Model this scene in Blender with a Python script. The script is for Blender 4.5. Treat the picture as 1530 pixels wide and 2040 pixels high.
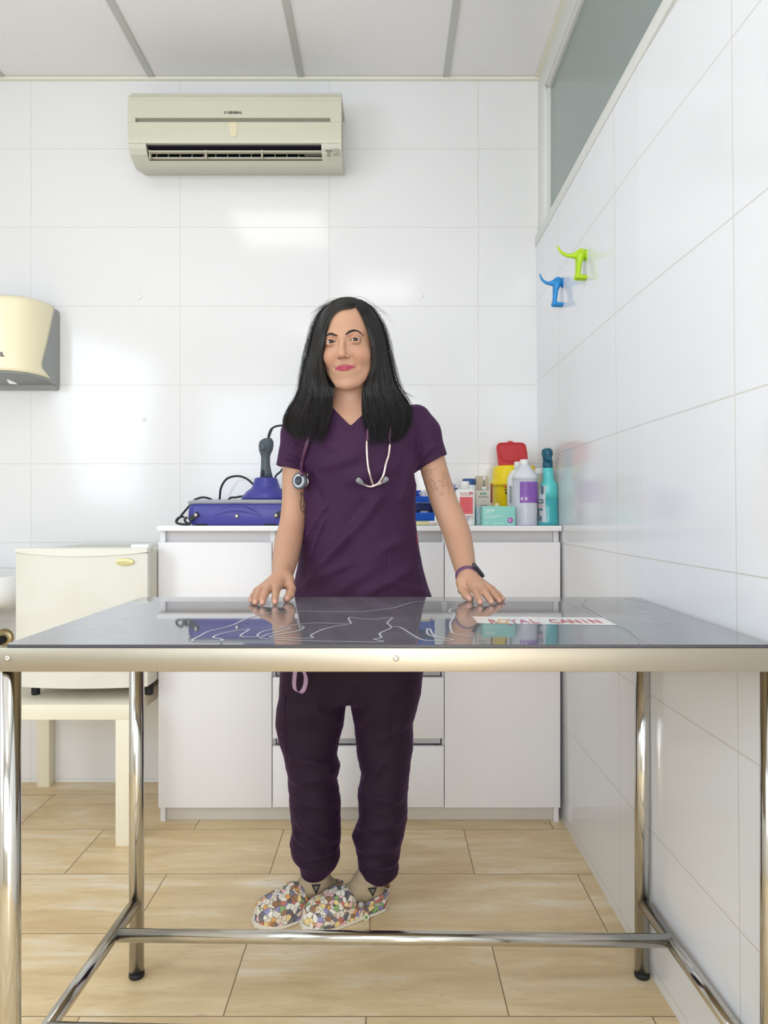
import bpy, bmesh, math, random
import numpy as np
from mathutils import Vector, Matrix, Euler
from mathutils.bvhtree import BVHTree

random.seed(7); np.random.seed(7)
SC = bpy.context.scene
for _o in list(bpy.data.objects): bpy.data.objects.remove(_o)
COL = SC.collection

# ------------------------------------------------------------------ camera
F = 1420.0; CX = 771.0; CY = 1020.0; HC = 1.085     # focal length in pixels of the 1530x2040 frame, eye height
cam = bpy.data.cameras.new('camera'); cam.sensor_fit = 'AUTO'; cam.sensor_width = 36.0
cam.lens = F/2040*36.0; cam.shift_x = -(CX-765)/2040; cam.clip_start = .02
co = bpy.data.objects.new('camera', cam); COL.objects.link(co)
co.location = (0, 0, HC); co.rotation_euler = (math.pi/2, 0, 0); SC.camera = co

# ------------------------------------------------------------------ light and exposure
w = bpy.data.worlds.new('world'); SC.world = w; w.use_nodes = True
w.node_tree.nodes['Background'].inputs[0].default_value = (.80, .88, 1, 1)
w.node_tree.nodes['Background'].inputs[1].default_value = .6
SC.view_settings.view_transform = 'Standard'; SC.view_settings.look = 'None'
SC.view_settings.gamma = 1; SC.view_settings.use_curve_mapping = False
SC.view_settings.exposure = 0.10
PANEL_E = 3.9          # ceiling panel emission
def area(name, loc, tgt, sx, sy, power, col):
    l = bpy.data.lights.new(name, 'AREA'); l.shape = 'RECTANGLE'; l.size = sx; l.size_y = sy
    l.energy = power; l.color = col
    o = bpy.data.objects.new(name, l); COL.objects.link(o); o.location = loc
    o.rotation_euler = (Vector(tgt)-Vector(loc)).to_track_quat('-Z', 'Y').to_euler()
    return o
area('window_daylight', (-.75, -1.52, 1.55), (-.75, 3, 1.40), 2.2, 1.5, 36, (.80, .90, 1))
area('doorway_daylight', (.30, -1.52, .82), (.20, 3, .55), .45, 1.5, 19, (1, .95, .87))
area('side_window_daylight', (-2.22, .35, 1.75), (.6, 1.0, 1.35), 1.5, 1.2, 26, (.70, .85, 1))

# ------------------------------------------------------------------ helpers
def P(px, py, Y): return ((px-CX)*Y/F, Y, HC-(py-CY)*Y/F)
def XZ(px, py, Y): return ((px-CX)*Y/F, HC-(py-CY)*Y/F)
def lin(c):
    return tuple(((v/255.0)/12.92 if v/255.0 <= .04045 else ((v/255.0+.055)/1.055)**2.4) for v in c)
MATS = {}
def mat(name, rgb, rough=.5, metal=0.0, spec=.5, coat=0, bump=None, var=None, trans=0, alpha=1, emit=None, sheen=0, ior=1.45, sss=0):
    if name in MATS: return MATS[name]
    m = bpy.data.materials.new(name); m.use_nodes = True; nt = m.node_tree
    b = nt.nodes['Principled BSDF']; c = lin(rgb)
    b.inputs['Base Color'].default_value = (*c, 1); b.inputs['Roughness'].default_value = rough
    b.inputs['Metallic'].default_value = metal; b.inputs['Specular IOR Level'].default_value = spec
    b.inputs['Coat Weight'].default_value = coat; b.inputs['Transmission Weight'].default_value = trans
    b.inputs['Alpha'].default_value = alpha; b.inputs['IOR'].default_value = ior
    b.inputs['Sheen Weight'].default_value = sheen
    if sss:
        b.inputs['Subsurface Weight'].default_value = sss; b.inputs['Subsurface Radius'].default_value = (.012, .005, .003)
        b.inputs['Subsurface Scale'].default_value = .6
    if emit: b.inputs['Emission Color'].default_value = (*lin(rgb), 1); b.inputs['Emission Strength'].default_value = emit
    tc = None
    if bump or var:
        tc = nt.nodes.new('ShaderNodeTexCoord')
    if bump:                                   # (scale, strength)
        n = nt.nodes.new('ShaderNodeTexNoise'); n.inputs['Scale'].default_value = bump[0]; n.inputs['Detail'].default_value = 3
        bp = nt.nodes.new('ShaderNodeBump'); bp.inputs['Strength'].default_value = bump[1]; bp.inputs['Distance'].default_value = .002
        nt.links.new(tc.outputs['Object'], n.inputs['Vector']); nt.links.new(n.outputs['Fac'], bp.inputs['Height'])
        nt.links.new(bp.outputs['Normal'], b.inputs['Normal'])
    if var:                                    # (scale, rgb2, low, high)
        n = nt.nodes.new('ShaderNodeTexNoise'); n.inputs['Scale'].default_value = var[0]; n.inputs['Detail'].default_value = 4
        mr = nt.nodes.new('ShaderNodeMapRange'); mr.inputs[1].default_value = var[2]; mr.inputs[2].default_value = var[3]
        mx = nt.nodes.new('ShaderNodeMix'); mx.data_type = 'RGBA'
        mx.inputs[6].default_value = (*c, 1); mx.inputs[7].default_value = (*lin(var[1]), 1)
        nt.links.new(tc.outputs['Object'], n.inputs['Vector']); nt.links.new(n.outputs['Fac'], mr.inputs[0])
        nt.links.new(mr.outputs[0], mx.inputs[0]); nt.links.new(mx.outputs[2], b.inputs['Base Color'])
    MATS[name] = m
    return m

def wpos(o):
    v = Vector((0, 0, 0))
    while o is not None: v += o.location; o = o.parent
    return v
def tag(o, label=None, cat=None, group=None, kind=None):
    if label: o['label'] = label
    if cat: o['category'] = cat
    if group: o['group'] = group
    if kind: o['kind'] = kind
    return o
def thing(name, label, cat, loc, group=None):
    o = bpy.data.objects.new(name, None); COL.objects.link(o); o.location = loc; o.empty_display_size = .05
    return tag(o, label, cat, group)
def link_mesh(name, me, mats, parent=None):
    off = wpos(parent)
    if off.length > 0: me.transform(Matrix.Translation(-off))
    for m in (mats if isinstance(mats, (list, tuple)) else [mats]): me.materials.append(m)
    o = bpy.data.objects.new(name, me); COL.objects.link(o)
    if parent is not None: o.parent = parent
    return o
def raw(name, V, Fc, mats, parent=None, smooth=True, label=None):
    me = bpy.data.meshes.new(name)
    V = np.asarray(V, dtype=np.float32); 
    if isinstance(Fc, np.ndarray) and Fc.ndim == 2:
        n = Fc.shape[1]; me.vertices.add(len(V)); me.vertices.foreach_set('co', V.ravel())
        me.loops.add(Fc.size); me.loops.foreach_set('vertex_index', Fc.astype(np.int32).ravel())
        me.polygons.add(len(Fc)); me.polygons.foreach_set('loop_start', np.arange(0, Fc.size, n, dtype=np.int32))
        me.update(calc_edges=True); me.validate()
    else:
        me.from_pydata([tuple(map(float, v)) for v in V], [], [tuple(int(i) for i in f) for f in Fc])
    if smooth: me.polygons.foreach_set('use_smooth', np.ones(len(me.polygons), dtype=bool))
    me.update()
    o = link_mesh(name, me, mats, parent)
    if label: o['label'] = label
    return o

class MB:
    """collects shapes in one bmesh; every shape may name a material slot"""
    def __init__(s): s.bm = bmesh.new(); s.sm = set()
    def _fin(s, faces, mi, smooth):
        for f in faces:
            f.material_index = mi; f.smooth = smooth
    def box(s, x0, x1, y0, y1, z0, z1, bev=0, seg=2, mi=0, M=None, smooth=False):
        b2 = bmesh.new()
        r = bmesh.ops.create_cube(b2, size=1)
        bmesh.ops.scale(b2, vec=(abs(x1-x0), abs(y1-y0), abs(z1-z0)), verts=b2.verts)
        bmesh.ops.translate(b2, vec=((x0+x1)/2, (y0+y1)/2, (z0+z1)/2), verts=b2.verts)
        if bev > 0: bmesh.ops.bevel(b2, geom=b2.edges[:], offset=bev, segments=seg, profile=.5, affect='EDGES')
        s._merge(b2, mi, smooth or bev > 0, M); return s
    def _merge(s, b2, mi, smooth, M=None):
        if M is not None: bmesh.ops.transform(b2, matrix=M, verts=b2.verts)
        bmesh.ops.recalc_face_normals(b2, faces=b2.faces)
        mp = {}
        for v in b2.verts: mp[v] = s.bm.verts.new(v.co)
        for f in b2.faces:
            try:
                nf = s.bm.faces.new([mp[v] for v in f.verts]); nf.material_index = mi; nf.smooth = smooth
            except ValueError: pass
        b2.free()
    def grid(s, rings, mi=0, caps=True, closed=True, smooth=True, M=None):
        """loft through rings (equal point counts)"""
        b2 = bmesh.new(); R = [[b2.verts.new(p) for p in r] for r in rings]; n = len(rings[0])
        for a, b in zip(R[:-1], R[1:]):
            for i in range(n if closed else n-1):
                j = (i+1) % n
                try: b2.faces.new((a[i], a[j], b[j], b[i]))
                except ValueError: pass
        if caps:
            for r in (R[0], R[-1]):
                try: b2.faces.new(r)
                except ValueError: pass
        s._merge(b2, mi, smooth, M); return s
    def tube(s, pts, r, n=10, mi=0, caps=True, smooth=True):
        pts = [Vector(p) for p in pts]; rs = r if isinstance(r, (list, tuple)) else [r]*len(pts)
        rings = []; up = None
        for i, p in enumerate(pts):
            t = (pts[min(i+1, len(pts)-1)]-pts[max(i-1, 0)]).normalized()
            if up is None:
                up = Vector((0, 0, 1)) if abs(t.z) < .9 else Vector((1, 0, 0))
            a = (up - t*up.dot(t)).normalized(); up = a; b = t.cross(a)
            rings.append([p+(a*math.cos(k*2*math.pi/n)+b*math.sin(k*2*math.pi/n))*rs[i] for k in range(n)])
        return s.grid(rings, mi, caps, True, smooth)
    def cyl(s, p0, p1, r, r2=None, n=24, mi=0, smooth=True): return s.tube([p0, p1], [r, r if r2 is None else r2], n, mi, True, smooth)
    def lathe(s, prof, c, n=32, mi=0, axis='Z', sx=1, sy=1, smooth=True, M=None, power=2):
        """prof: (radius, height) from the bottom up, around c"""
        rings = []
        for r, h in prof:
            ring = []
            for k in range(n):
                a = k*2*math.pi/n; ca, sa = math.cos(a), math.sin(a)
                if power != 2:
                    q = (abs(ca)**power+abs(sa)**power)**(-1/power); ca *= q; sa *= q
                x, y = r*ca*sx, r*sa*sy
                if axis == 'Z': ring.append((c[0]+x, c[1]+y, c[2]+h))
                elif axis == 'Y': ring.append((c[0]+x, c[1]+h, c[2]+y))
                else: ring.append((c[0]+h, c[1]+x, c[2]+y))
            rings.append(ring)
        return s.grid(rings, mi, True, True, smooth, M)
    def prism(s, pts, d, axis='Y', mi=0, bev=0, smooth=False, seg=2, M=None):
        """extrude a 2-D outline along an axis from d[0] to d[1]"""
        b2 = bmesh.new()
        def q(p, t): return {'Y': (p[0], t, p[1]), 'Z': (p[0], p[1], t), 'X': (t, p[0], p[1])}[axis]
        A = [b2.verts.new(q(p, d[0])) for p in pts]; B = [b2.verts.new(q(p, d[1])) for p in pts]; n = len(pts)
        fa = b2.faces.new(A); fb = b2.faces.new(B)
        for i in range(n): b2.faces.new((A[i], A[(i+1) % n], B[(i+1) % n], B[i]))
        if bev:
            bmesh.ops.recalc_face_normals(b2, faces=b2.faces)
            ed = [e for e in b2.edges if (e in fa.edges[:] or e in fb.edges[:])]
            bmesh.ops.bevel(b2, geom=ed, offset=bev, segments=seg, profile=.5, affect='EDGES')
        s._merge(b2, mi, smooth, M); return s
    def ell(s, c, r, mi=0, n=24, M=None):
        b2 = bmesh.new(); bmesh.ops.create_uvsphere(b2, u_segments=n, v_segments=max(8, n//2), radius=1)
        bmesh.ops.scale(b2, vec=r if isinstance(r, (tuple, list)) else (r, r, r), verts=b2.verts)
        if M is not None: bmesh.ops.transform(b2, matrix=M, verts=b2.verts)
        bmesh.ops.translate(b2, vec=c, verts=b2.verts); s._merge(b2, mi, True); return s
    def poly(s, pts, mi=0):
        vs = [s.bm.verts.new(p) for p in pts]; f = s.bm.faces.new(vs); f.material_index = mi; return s
    def text(s, txt, M, size=1.0, depth=.0004, mi=0, bold=0, align='CENTER', sx=1):
        cu = bpy.data.curves.new('t', 'FONT'); cu.body = txt; cu.size = size; cu.extrude = depth; cu.offset = bold
        cu.align_x = align; cu.align_y = 'CENTER'; cu.resolution_u = 3
        t = bpy.data.objects.new('t', cu); COL.objects.link(t)
        dg = bpy.context.evaluated_depsgraph_get(); me = bpy.data.meshes.new_from_object(t.evaluated_get(dg))
        me.transform(M @ Matrix.Diagonal((sx, 1, 1, 1)))
        b2 = bmesh.new(); b2.from_mesh(me); s._merge(b2, mi, False)
        bpy.data.objects.remove(t); bpy.data.curves.remove(cu); bpy.data.meshes.remove(me); return s
    def build(s, name, mats, parent=None, label=None, **kw):
        me = bpy.data.meshes.new(name); s.bm.to_mesh(me); s.bm.free()
        o = link_mesh(name, me, mats, parent)
        if label: o['label'] = label
        return o
def struct(name, mb, m, label=None):
    o = mb.build(name, m); o['kind'] = 'structure'
    if label: o['label'] = label
    return o
def MF(c, yaw=0):     # text frame: upright on a vertical face that looks towards the camera
    return Matrix.Translation(c) @ Matrix.Rotation(yaw, 4, 'Z') @ Matrix.Rotation(math.pi/2, 4, 'X')
def cat(pts, n=8):
    """Catmull-Rom through points"""
    P_ = [np.array(p, float) for p in pts]; out = []
    P_ = [2*P_[0]-P_[1]]+P_+[2*P_[-1]-P_[-2]]
    for i in range(1, len(P_)-2):
        for k in range(n):
            t = k/n; a, b, c, d = P_[i-1:i+3]
            out.append(.5*((2*b)+(-a+c)*t+(2*a-5*b+4*c-d)*t*t+(-a+3*b-3*c+d)*t**3))
    out.append(P_[-2]); return [tuple(p) for p in out]

# ------------------------------------------------------------------ implicit surfaces (smooth unions) turned into meshes
def axis_pts(*seg):
    """seg: (from, to, step) pieces, joined"""
    out = []
    for a, b, h in seg:
        n = max(1, int(round((b-a)/h))); out += list(np.linspace(a, b, n+1)[(1 if out else 0):])
    return np.array(out, dtype=np.float32)
class Field:
    def __init__(s, xs, ys, zs):
        s.ax = (xs, ys, zs); s.F = np.full((len(xs), len(ys), len(zs)), .2, np.float32)
    def _sub(s, lo, hi):
        sl = []
        for a, l, h in zip(s.ax, lo, hi):
            i = int(np.searchsorted(a, l)); j = int(np.searchsorted(a, h)); sl.append(slice(max(0, i-1), min(len(a), j+1)))
        return tuple(sl)
    def op(s, fn, lo, hi, k=.01, mode='add', pad=None):
        pad = (k*1.2+.012) if pad is None else pad
        sl = s._sub([l-pad for l in lo], [h+pad for h in hi])
        X = s.ax[0][sl[0]][:, None, None]; Y = s.ax[1][sl[1]][None, :, None]; Z = s.ax[2][sl[2]][None, None, :]
        if 0 in (X.size, Y.size, Z.size): return s
        d = fn(X, Y, Z); A = s.F[sl]
        if mode == 'add':
            h = np.clip(.5+.5*(d-A)/k, 0, 1); s.F[sl] = d*(1-h)+A*h-k*h*(1-h)
        elif mode == 'sub':
            d = -d; h = np.clip(.5-.5*(d-A)/k, 0, 1); s.F[sl] = d*(1-h)+A*h+k*h*(1-h)
        elif mode == 'and':
            h = np.clip(.5-.5*(d-A)/k, 0, 1); s.F[sl] = d*(1-h)+A*h+k*h*(1-h)
        return s
    def cone(s, a, b, ra, rb, k=.01, mode='add'):
        a = np.array(a, float); b = np.array(b, float); ba = b-a; L = float(ba@ba)+1e-12
        def fn(X, Y, Z):
            px, py, pz = X-a[0], Y-a[1], Z-a[2]
            t = np.clip((px*ba[0]+py*ba[1]+pz*ba[2])/L, 0, 1)
            return np.sqrt((px-ba[0]*t)**2+(py-ba[1]*t)**2+(pz-ba[2]*t)**2)-(ra+(rb-ra)*t)
        r = max(ra, rb); return s.op(fn, np.minimum(a, b)-r, np.maximum(a, b)+r, k, mode)
    def chain(s, pts, rs, k=.01):
        for i in range(len(pts)-1): s.cone(pts[i], pts[i+1], rs[i], rs[i+1], k)
        return s
    def ell(s, c, r, k=.01, mode='add', R=None):
        c = np.array(c, float); r = np.array(r, float) if np.ndim(r) else np.array([r]*3, float)
        Rt = None if R is None else np.array(R)
        def fn(X, Y, Z):
            x, y, z = X-c[0], Y-c[1], Z-c[2]
            if Rt is not None:      # world to local: rows of R^T
                x, y, z = (Rt[0, 0]*x+Rt[1, 0]*y+Rt[2, 0]*z, Rt[0, 1]*x+Rt[1, 1]*y+Rt[2, 1]*z, Rt[0, 2]*x+Rt[1, 2]*y+Rt[2, 2]*z)
            k0 = np.sqrt((x/r[0])**2+(y/r[1])**2+(z/r[2])**2)+1e-9
            k1 = np.sqrt((x/r[0]**2)**2+(y/r[1]**2)**2+(z/r[2]**2)**2)+1e-9
            return k0*(k0-1)/k1
        m = float(r.max()) if R is not None else r
        return s.op(fn, c-m, c+m, k, mode)
    def column(s, rows, k=.01, pw=2.0, mode='add', off=0.0):
        """rows: (z, cx, cy, a, b) from low to high; elliptic sections smoothly interpolated"""
        rows = sorted(rows); zz = np.array([r[0] for r in rows]); C = np.array([r[1:] for r in rows])
        def fn(X, Y, Z):
            z = Z.ravel(); cz = np.clip(z, zz[0], zz[-1])
            cx, cy, a, b = [np.interp(cz, zz, C[:, i]).astype(np.float32)[None, None, :] for i in range(4)]
            a = a+off; b = b+off
            q = (np.abs((X-cx)/a)**pw+np.abs((Y-cy)/b)**pw)**(1/pw)
            d = (q-1)*np.minimum(a, b)
            dz = np.maximum(zz[0]-z, z-zz[-1])[None, None, :]
            return np.maximum(d, dz)
        lo = [(C[:, 0]-C[:, 2]).min()-abs(off), (C[:, 1]-C[:, 3]).min()-abs(off), zz[0]]; hi = [(C[:, 0]+C[:, 2]).max()+abs(off), (C[:, 1]+C[:, 3]).max()+abs(off), zz[-1]]
        return s.op(fn, lo, hi, k, mode)
    def mesh(s):
        Fd = s.F; xs, ys, zs = s.ax; I = Fd < 0
        nx, ny, nz = Fd.shape
        S = [(i, j, k) for i in (0, 1) for j in (0, 1) for k in (0, 1)]
        def sh(A, i, j, k): return A[i:nx-1+i, j:ny-1+j, k:nz-1+k]
        anyI = sh(I, 0, 0, 0).copy(); allI = anyI.copy()
        for q in S[1:]:
            t = sh(I, *q); anyI |= t; allI &= t
        act = anyI & ~allI; ci, cj, ck = np.nonzero(act); n = len(ci)
        idx = np.full(act.shape, -1, np.int32); idx[ci, cj, ck] = np.arange(n)
        val = {q: Fd[ci+q[0], cj+q[1], ck+q[2]] for q in S}
        pos = {q: np.stack([xs[ci+q[0]], ys[cj+q[1]], zs[ck+q[2]]], 1) for q in S}
        acc = np.zeros((n, 3)); cnt = np.zeros(n)
        for a in S:
            for d in range(3):
                if a[d]: continue
                b = list(a); b[d] = 1; b = tuple(b)
                va, vb = val[a], val[b]; m = (va < 0) != (vb < 0)
                t = np.zeros(n); t[m] = va[m]/(va[m]-vb[m])
                p = pos[a]+(pos[b]-pos[a])*t[:, None]; acc[m] += p[m]; cnt[m] += 1
        V = acc/np.maximum(cnt, 1)[:, None]
        Q = []
        for d in range(3):
            e, f = [(1, 2), (2, 0), (0, 1)][d]
            sa = [slice(0, nx), slice(0, ny), slice(0, nz)]; sb = list(sa)
            sa[d] = slice(0, Fd.shape[d]-1); sb[d] = slice(1, Fd.shape[d])
            A = I[tuple(sa)]; B = I[tuple(sb)]; g = np.array(np.nonzero(A != B)).T
            dimc = act.shape
            ok = (g[:, e] > 0) & (g[:, f] > 0) & (g[:, e] < dimc[e]) & (g[:, f] < dimc[f]) & (g[:, d] < dimc[d]); g = g[ok]
            ins = A[tuple(g.T)]
            def at(de, df):
                h = g.copy(); h[:, e] -= de; h[:, f] -= df; return idx[tuple(h.T)]
            q = np.stack([at(1, 1), at(0, 1), at(0, 0), at(1, 0)], 1); q[~ins] = q[~ins][:, ::-1]; Q.append(q)
        Q = np.concatenate(Q); Q = Q[(Q >= 0).all(1)]
        return V.astype(np.float32), Q
def vnormals(V, Q):
    a, b, c, d = (V[Q[:, i]] for i in range(4)); n = np.cross(c-a, d-b)
    N = np.zeros_like(V)
    for i in range(4): np.add.at(N, Q[:, i], n)
    return N/np.maximum(np.linalg.norm(N, axis=1, keepdims=True), 1e-12)
def relax(V, Q, it=1, lam=.5, mask=None):
    n = len(V); E = np.concatenate([Q[:, [0, 1]], Q[:, [1, 2]], Q[:, [2, 3]], Q[:, [3, 0]]])
    deg = np.bincount(E[:, 0], minlength=n)+np.bincount(E[:, 1], minlength=n)
    for _ in range(it):
        S_ = np.zeros_like(V)
        for c in range(3):
            S_[:, c] = np.bincount(E[:, 0], weights=V[E[:, 1], c], minlength=n)+np.bincount(E[:, 1], weights=V[E[:, 0], c], minlength=n)
        A = S_/np.maximum(deg, 1)[:, None]; l = lam if mask is None else lam*mask[:, None]; V = V+(A-V)*l
    return V.astype(np.float32)
def bvh_of(V, Q): return BVHTree.FromPolygons([tuple(map(float, v)) for v in V], [tuple(map(int, q)) for q in Q])
EYE = Vector((0, 0, HC))
def hit(bvh, px, py, off=.0):
    """point of a surface seen at a pixel of the photograph"""
    d = Vector(((px-CX)/F, 1, -(py-CY)/F)).normalized(); r = bvh.ray_cast(EYE, d)
    if r[0] is None: return None, None
    n = r[1]
    if n.dot(d) > 0: n = -n
    return r[0]+n*off, n
def surf_strip(bvh, pts, wd, off=.0006, n=6, taper=True):
    """thin strip lying on a surface along a drawn line"""
    pp = cat(pts, n) if n else pts; A = []; B = []; hits = []
    for p in pp:
        h, nr = hit(bvh, p[0], p[1], off)
        if h is not None: hits.append((h, nr))
    k = len(hits)
    if k < 2: return [], []
    for i, (h, nr) in enumerate(hits):
        t = hits[min(i+1, k-1)][0]-hits[max(i-1, 0)][0]
        s_ = t.cross(nr)
        s_ = s_.normalized() if s_.length > 1e-9 else Vector((0, 0, 1))
        w_ = (wd[min(len(wd)-1, int(i/(k-1)*(len(wd)-1)+.5))] if isinstance(wd, (list, tuple)) else wd)
        if taper and i in (0, k-1): w_ *= .4
        A.append(h+s_*w_); B.append(h-s_*w_)
    return A+B, [(i, i+1, i+1+k, i+k) for i in range(k-1)]
def merge_strips(lst):
    V = []; Fc = []
    for v, f in lst:
        b = len(V); V += v; Fc += [tuple(i+b for i in q) for q in f]
    return V, Fc
# ------------------------------------------------------------------ the room
YB = 2.863; ZC = 2.825
def XW(z): return .617-.009*z              # right wall, very slightly out of plumb
ZL = 2.152

def tile_material(name, axis, off, size, base, grout, rough=.10, offset=0.0, mortar=.0017, streak=False):
    m = bpy.data.materials.new(name); m.use_nodes = True; nt = m.node_tree; L = nt.links.new
    b = nt.nodes['Principled BSDF']; b.inputs['Roughness'].default_value = rough
    tc = nt.nodes.new('ShaderNodeTexCoord'); sp = nt.nodes.new('ShaderNodeSeparateXYZ'); L(tc.outputs['Object'], sp.inputs[0])
    cb = nt.nodes.new('ShaderNodeCombineXYZ')
    for i, a in enumerate(axis):
        ad = nt.nodes.new('ShaderNodeMath'); ad.operation = 'ADD'; ad.inputs[1].default_value = -off[i]+size[i]*40
        L(sp.outputs[a], ad.inputs[0]); L(ad.outputs[0], cb.inputs[i])
    br = nt.nodes.new('ShaderNodeTexBrick'); br.offset = offset; br.offset_frequency = 2; br.squash = 1
    br.inputs['Scale'].default_value = 1; br.inputs['Mortar Size'].default_value = mortar; br.inputs['Mortar Smooth'].default_value = .3
    br.inputs['Brick Width'].default_value = size[0]; br.inputs['Row Height'].default_value = size[1]; br.inputs['Bias'].default_value = 0
    L(cb.outputs[0], br.inputs['Vector'])
    br.inputs['Color1'].default_value = (*lin(base), 1); br.inputs['Color2'].default_value = (*lin(base), 1)
    br.inputs['Mortar'].default_value = (*lin(grout), 1)
    bp = nt.nodes.new('ShaderNodeBump'); bp.invert = True; bp.inputs['Strength'].default_value = .6; bp.inputs['Distance'].default_value = .0012
    wv = nt.nodes.new('ShaderNodeTexNoise'); wv.inputs['Scale'].default_value = 3.5
    mlt = nt.nodes.new('ShaderNodeMath'); mlt.operation = 'MULTIPLY_ADD'; mlt.inputs[1].default_value = .35
    L(tc.outputs['Object'], wv.inputs['Vector']); L(wv.outputs['Fac'], mlt.inputs[0]); L(br.outputs['Fac'], mlt.inputs[2])
    L(mlt.outputs[0], bp.inputs['Height']); L(bp.outputs['Normal'], b.inputs['Normal'])
    if not streak: L(br.outputs['Color'], b.inputs['Base Color'])
    else:
        # travertine-look planks: streaks along the plank, each plank shifted
        br.inputs['Color1'].default_value = (0, 0, 0, 1); br.inputs['Color2'].default_value = (1, 1, 1, 1); br.inputs['Mortar'].default_value = (.5, .5, .5, 1)
        mp = nt.nodes.new('ShaderNodeMapping'); mp.inputs['Scale'].default_value = (1.6, 9, 1); L(tc.outputs['Object'], mp.inputs[0])
        av = nt.nodes.new('ShaderNodeVectorMath'); av.operation = 'MULTIPLY_ADD'; av.inputs[1].default_value = (7, 3, 5)
        L(br.outputs['Color'], av.inputs[0]); L(mp.outputs[0], av.inputs[2])
        n1 = nt.nodes.new('ShaderNodeTexNoise'); n1.inputs['Scale'].default_value = 1.5; n1.inputs['Detail'].default_value = 6; n1.inputs['Roughness'].default_value = .62; n1.inputs['Distortion'].default_value = .6
        L(av.outputs[0], n1.inputs['Vector'])
        r1 = nt.nodes.new('ShaderNodeValToRGB'); e = r1.color_ramp.elements
        e[0].position = .30; e[0].color = (*lin((215, 186, 141)), 1); e[1].position = .75; e[1].color = (*lin((250, 240, 220)), 1)
        k = e.new(.52); k.color = (*lin((233, 208, 164)), 1); L(n1.outputs['Fac'], r1.inputs[0])
        n2 = nt.nodes.new('ShaderNodeTexNoise'); n2.inputs['Scale'].default_value = 60; n2.inputs['Detail'].default_value = 3
        mp2 = nt.nodes.new('ShaderNodeMapping'); mp2.inputs['Scale'].default_value = (.35, 1.6, 1); L(tc.outputs['Object'], mp2.inputs[0]); L(mp2.outputs[0], n2.inputs['Vector'])
        mr = nt.nodes.new('ShaderNodeMapRange'); mr.inputs[1].default_value = .60; mr.inputs[2].default_value = .74; mr.inputs[4].default_value = .38; L(n2.outputs['Fac'], mr.inputs[0])
        mx = nt.nodes.new('ShaderNodeMix'); mx.data_type = 'RGBA'; mx.inputs[7].default_value = (*lin((178, 150, 110)), 1); L(mr.outputs[0], mx.inputs[0]); L(r1.outputs[0], mx.inputs[6])
        mg = nt.nodes.new('ShaderNodeMix'); mg.data_type = 'RGBA'; mg.inputs[7].default_value = (*lin(grout), 1); L(br.outputs['Fac'], mg.inputs[0]); L(mx.outputs[2], mg.inputs[6])
        L(mg.outputs[2], b.inputs['Base Color'])
    return m
M_tileB = tile_material('white_wall_tile', 'XZ', (-.2319, 1.595), (.599, .3165), (237, 236, 236), (226, 224, 219), .12)
M_tileR = tile_material('white_wall_tile_side', 'YZ', (1.88, 1.2925), (.615, .3165), (235, 236, 239), (218, 214, 207), .12)
M_floor = tile_material('travertine_floor_tile', 'XY', (-.045, 1.533), (.615, .3017), (1, 1, 1), (140, 118, 84), .38, .5, .0017, True)
M_plaster = mat('white_plaster', (232, 230, 225), .6)
M_paint = mat('white_painted_trim', (232, 232, 226), .4)
M_ceil = mat('ceiling_tile', (242, 240, 241), .8, bump=(220, .25))
M_tbar = mat('ceiling_grid', (196, 195, 191), .5)

struct('floor', MB().box(-2.4, 1.0, -1.7, YB+.1, -.1, 0), M_floor)
struct('wall_back', MB().box(-2.4, 1.0, YB, YB+.1, -.05, ZC+.1), M_tileB)
YK, KS = 1.70, .027                        # towards the camera the wall opens out very slightly
def ring_w(y):
    k = max(0, YK-y)*KS; return [(XW(-.02)+k, y, -.02), (XW(ZL)+k, y, ZL), (.95, y, ZL), (.95, y, -.02)]
m = MB(); m.grid([ring_w(-1.7), ring_w(YK), ring_w(YB)], smooth=False); struct('wall_right', m, M_tileR)
struct('wall_left', MB().box(-2.4, -2.3, -1.7, YB, -.05, ZC+.05), M_plaster)
# rear wall with the openings daylight comes through
m = MB()
m.box(-2.3, -1.90, -1.7, -1.6, 0, ZC); m.box(-1.90, .02, -1.7, -1.6, 0, .78); m.box(-1.90, .02, -1.7, -1.6, 2.32, ZC)
m.box(.02, .06, -1.7, -1.6, 0, ZC); m.box(.06, .54, -1.7, -1.6, 1.98, ZC); m.box(.54, .62, -1.7, -1.6, 0, ZC)
struct('wall_rear', m, M_plaster)
m = MB()
for q in ((-1.90, -1.84, .78, 2.32), (-.04, .02, .78, 2.32), (-.96, -.90, .78, 2.32)): m.box(q[0], q[1], -1.66, -1.60, q[2], q[3], .006)
m.box(-1.84, -.04, -1.66, -1.60, .78, .84, .006); m.box(-1.84, -.04, -1.66, -1.60, 2.26, 2.32, .006)
struct('window_2', m, M_paint)

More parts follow.
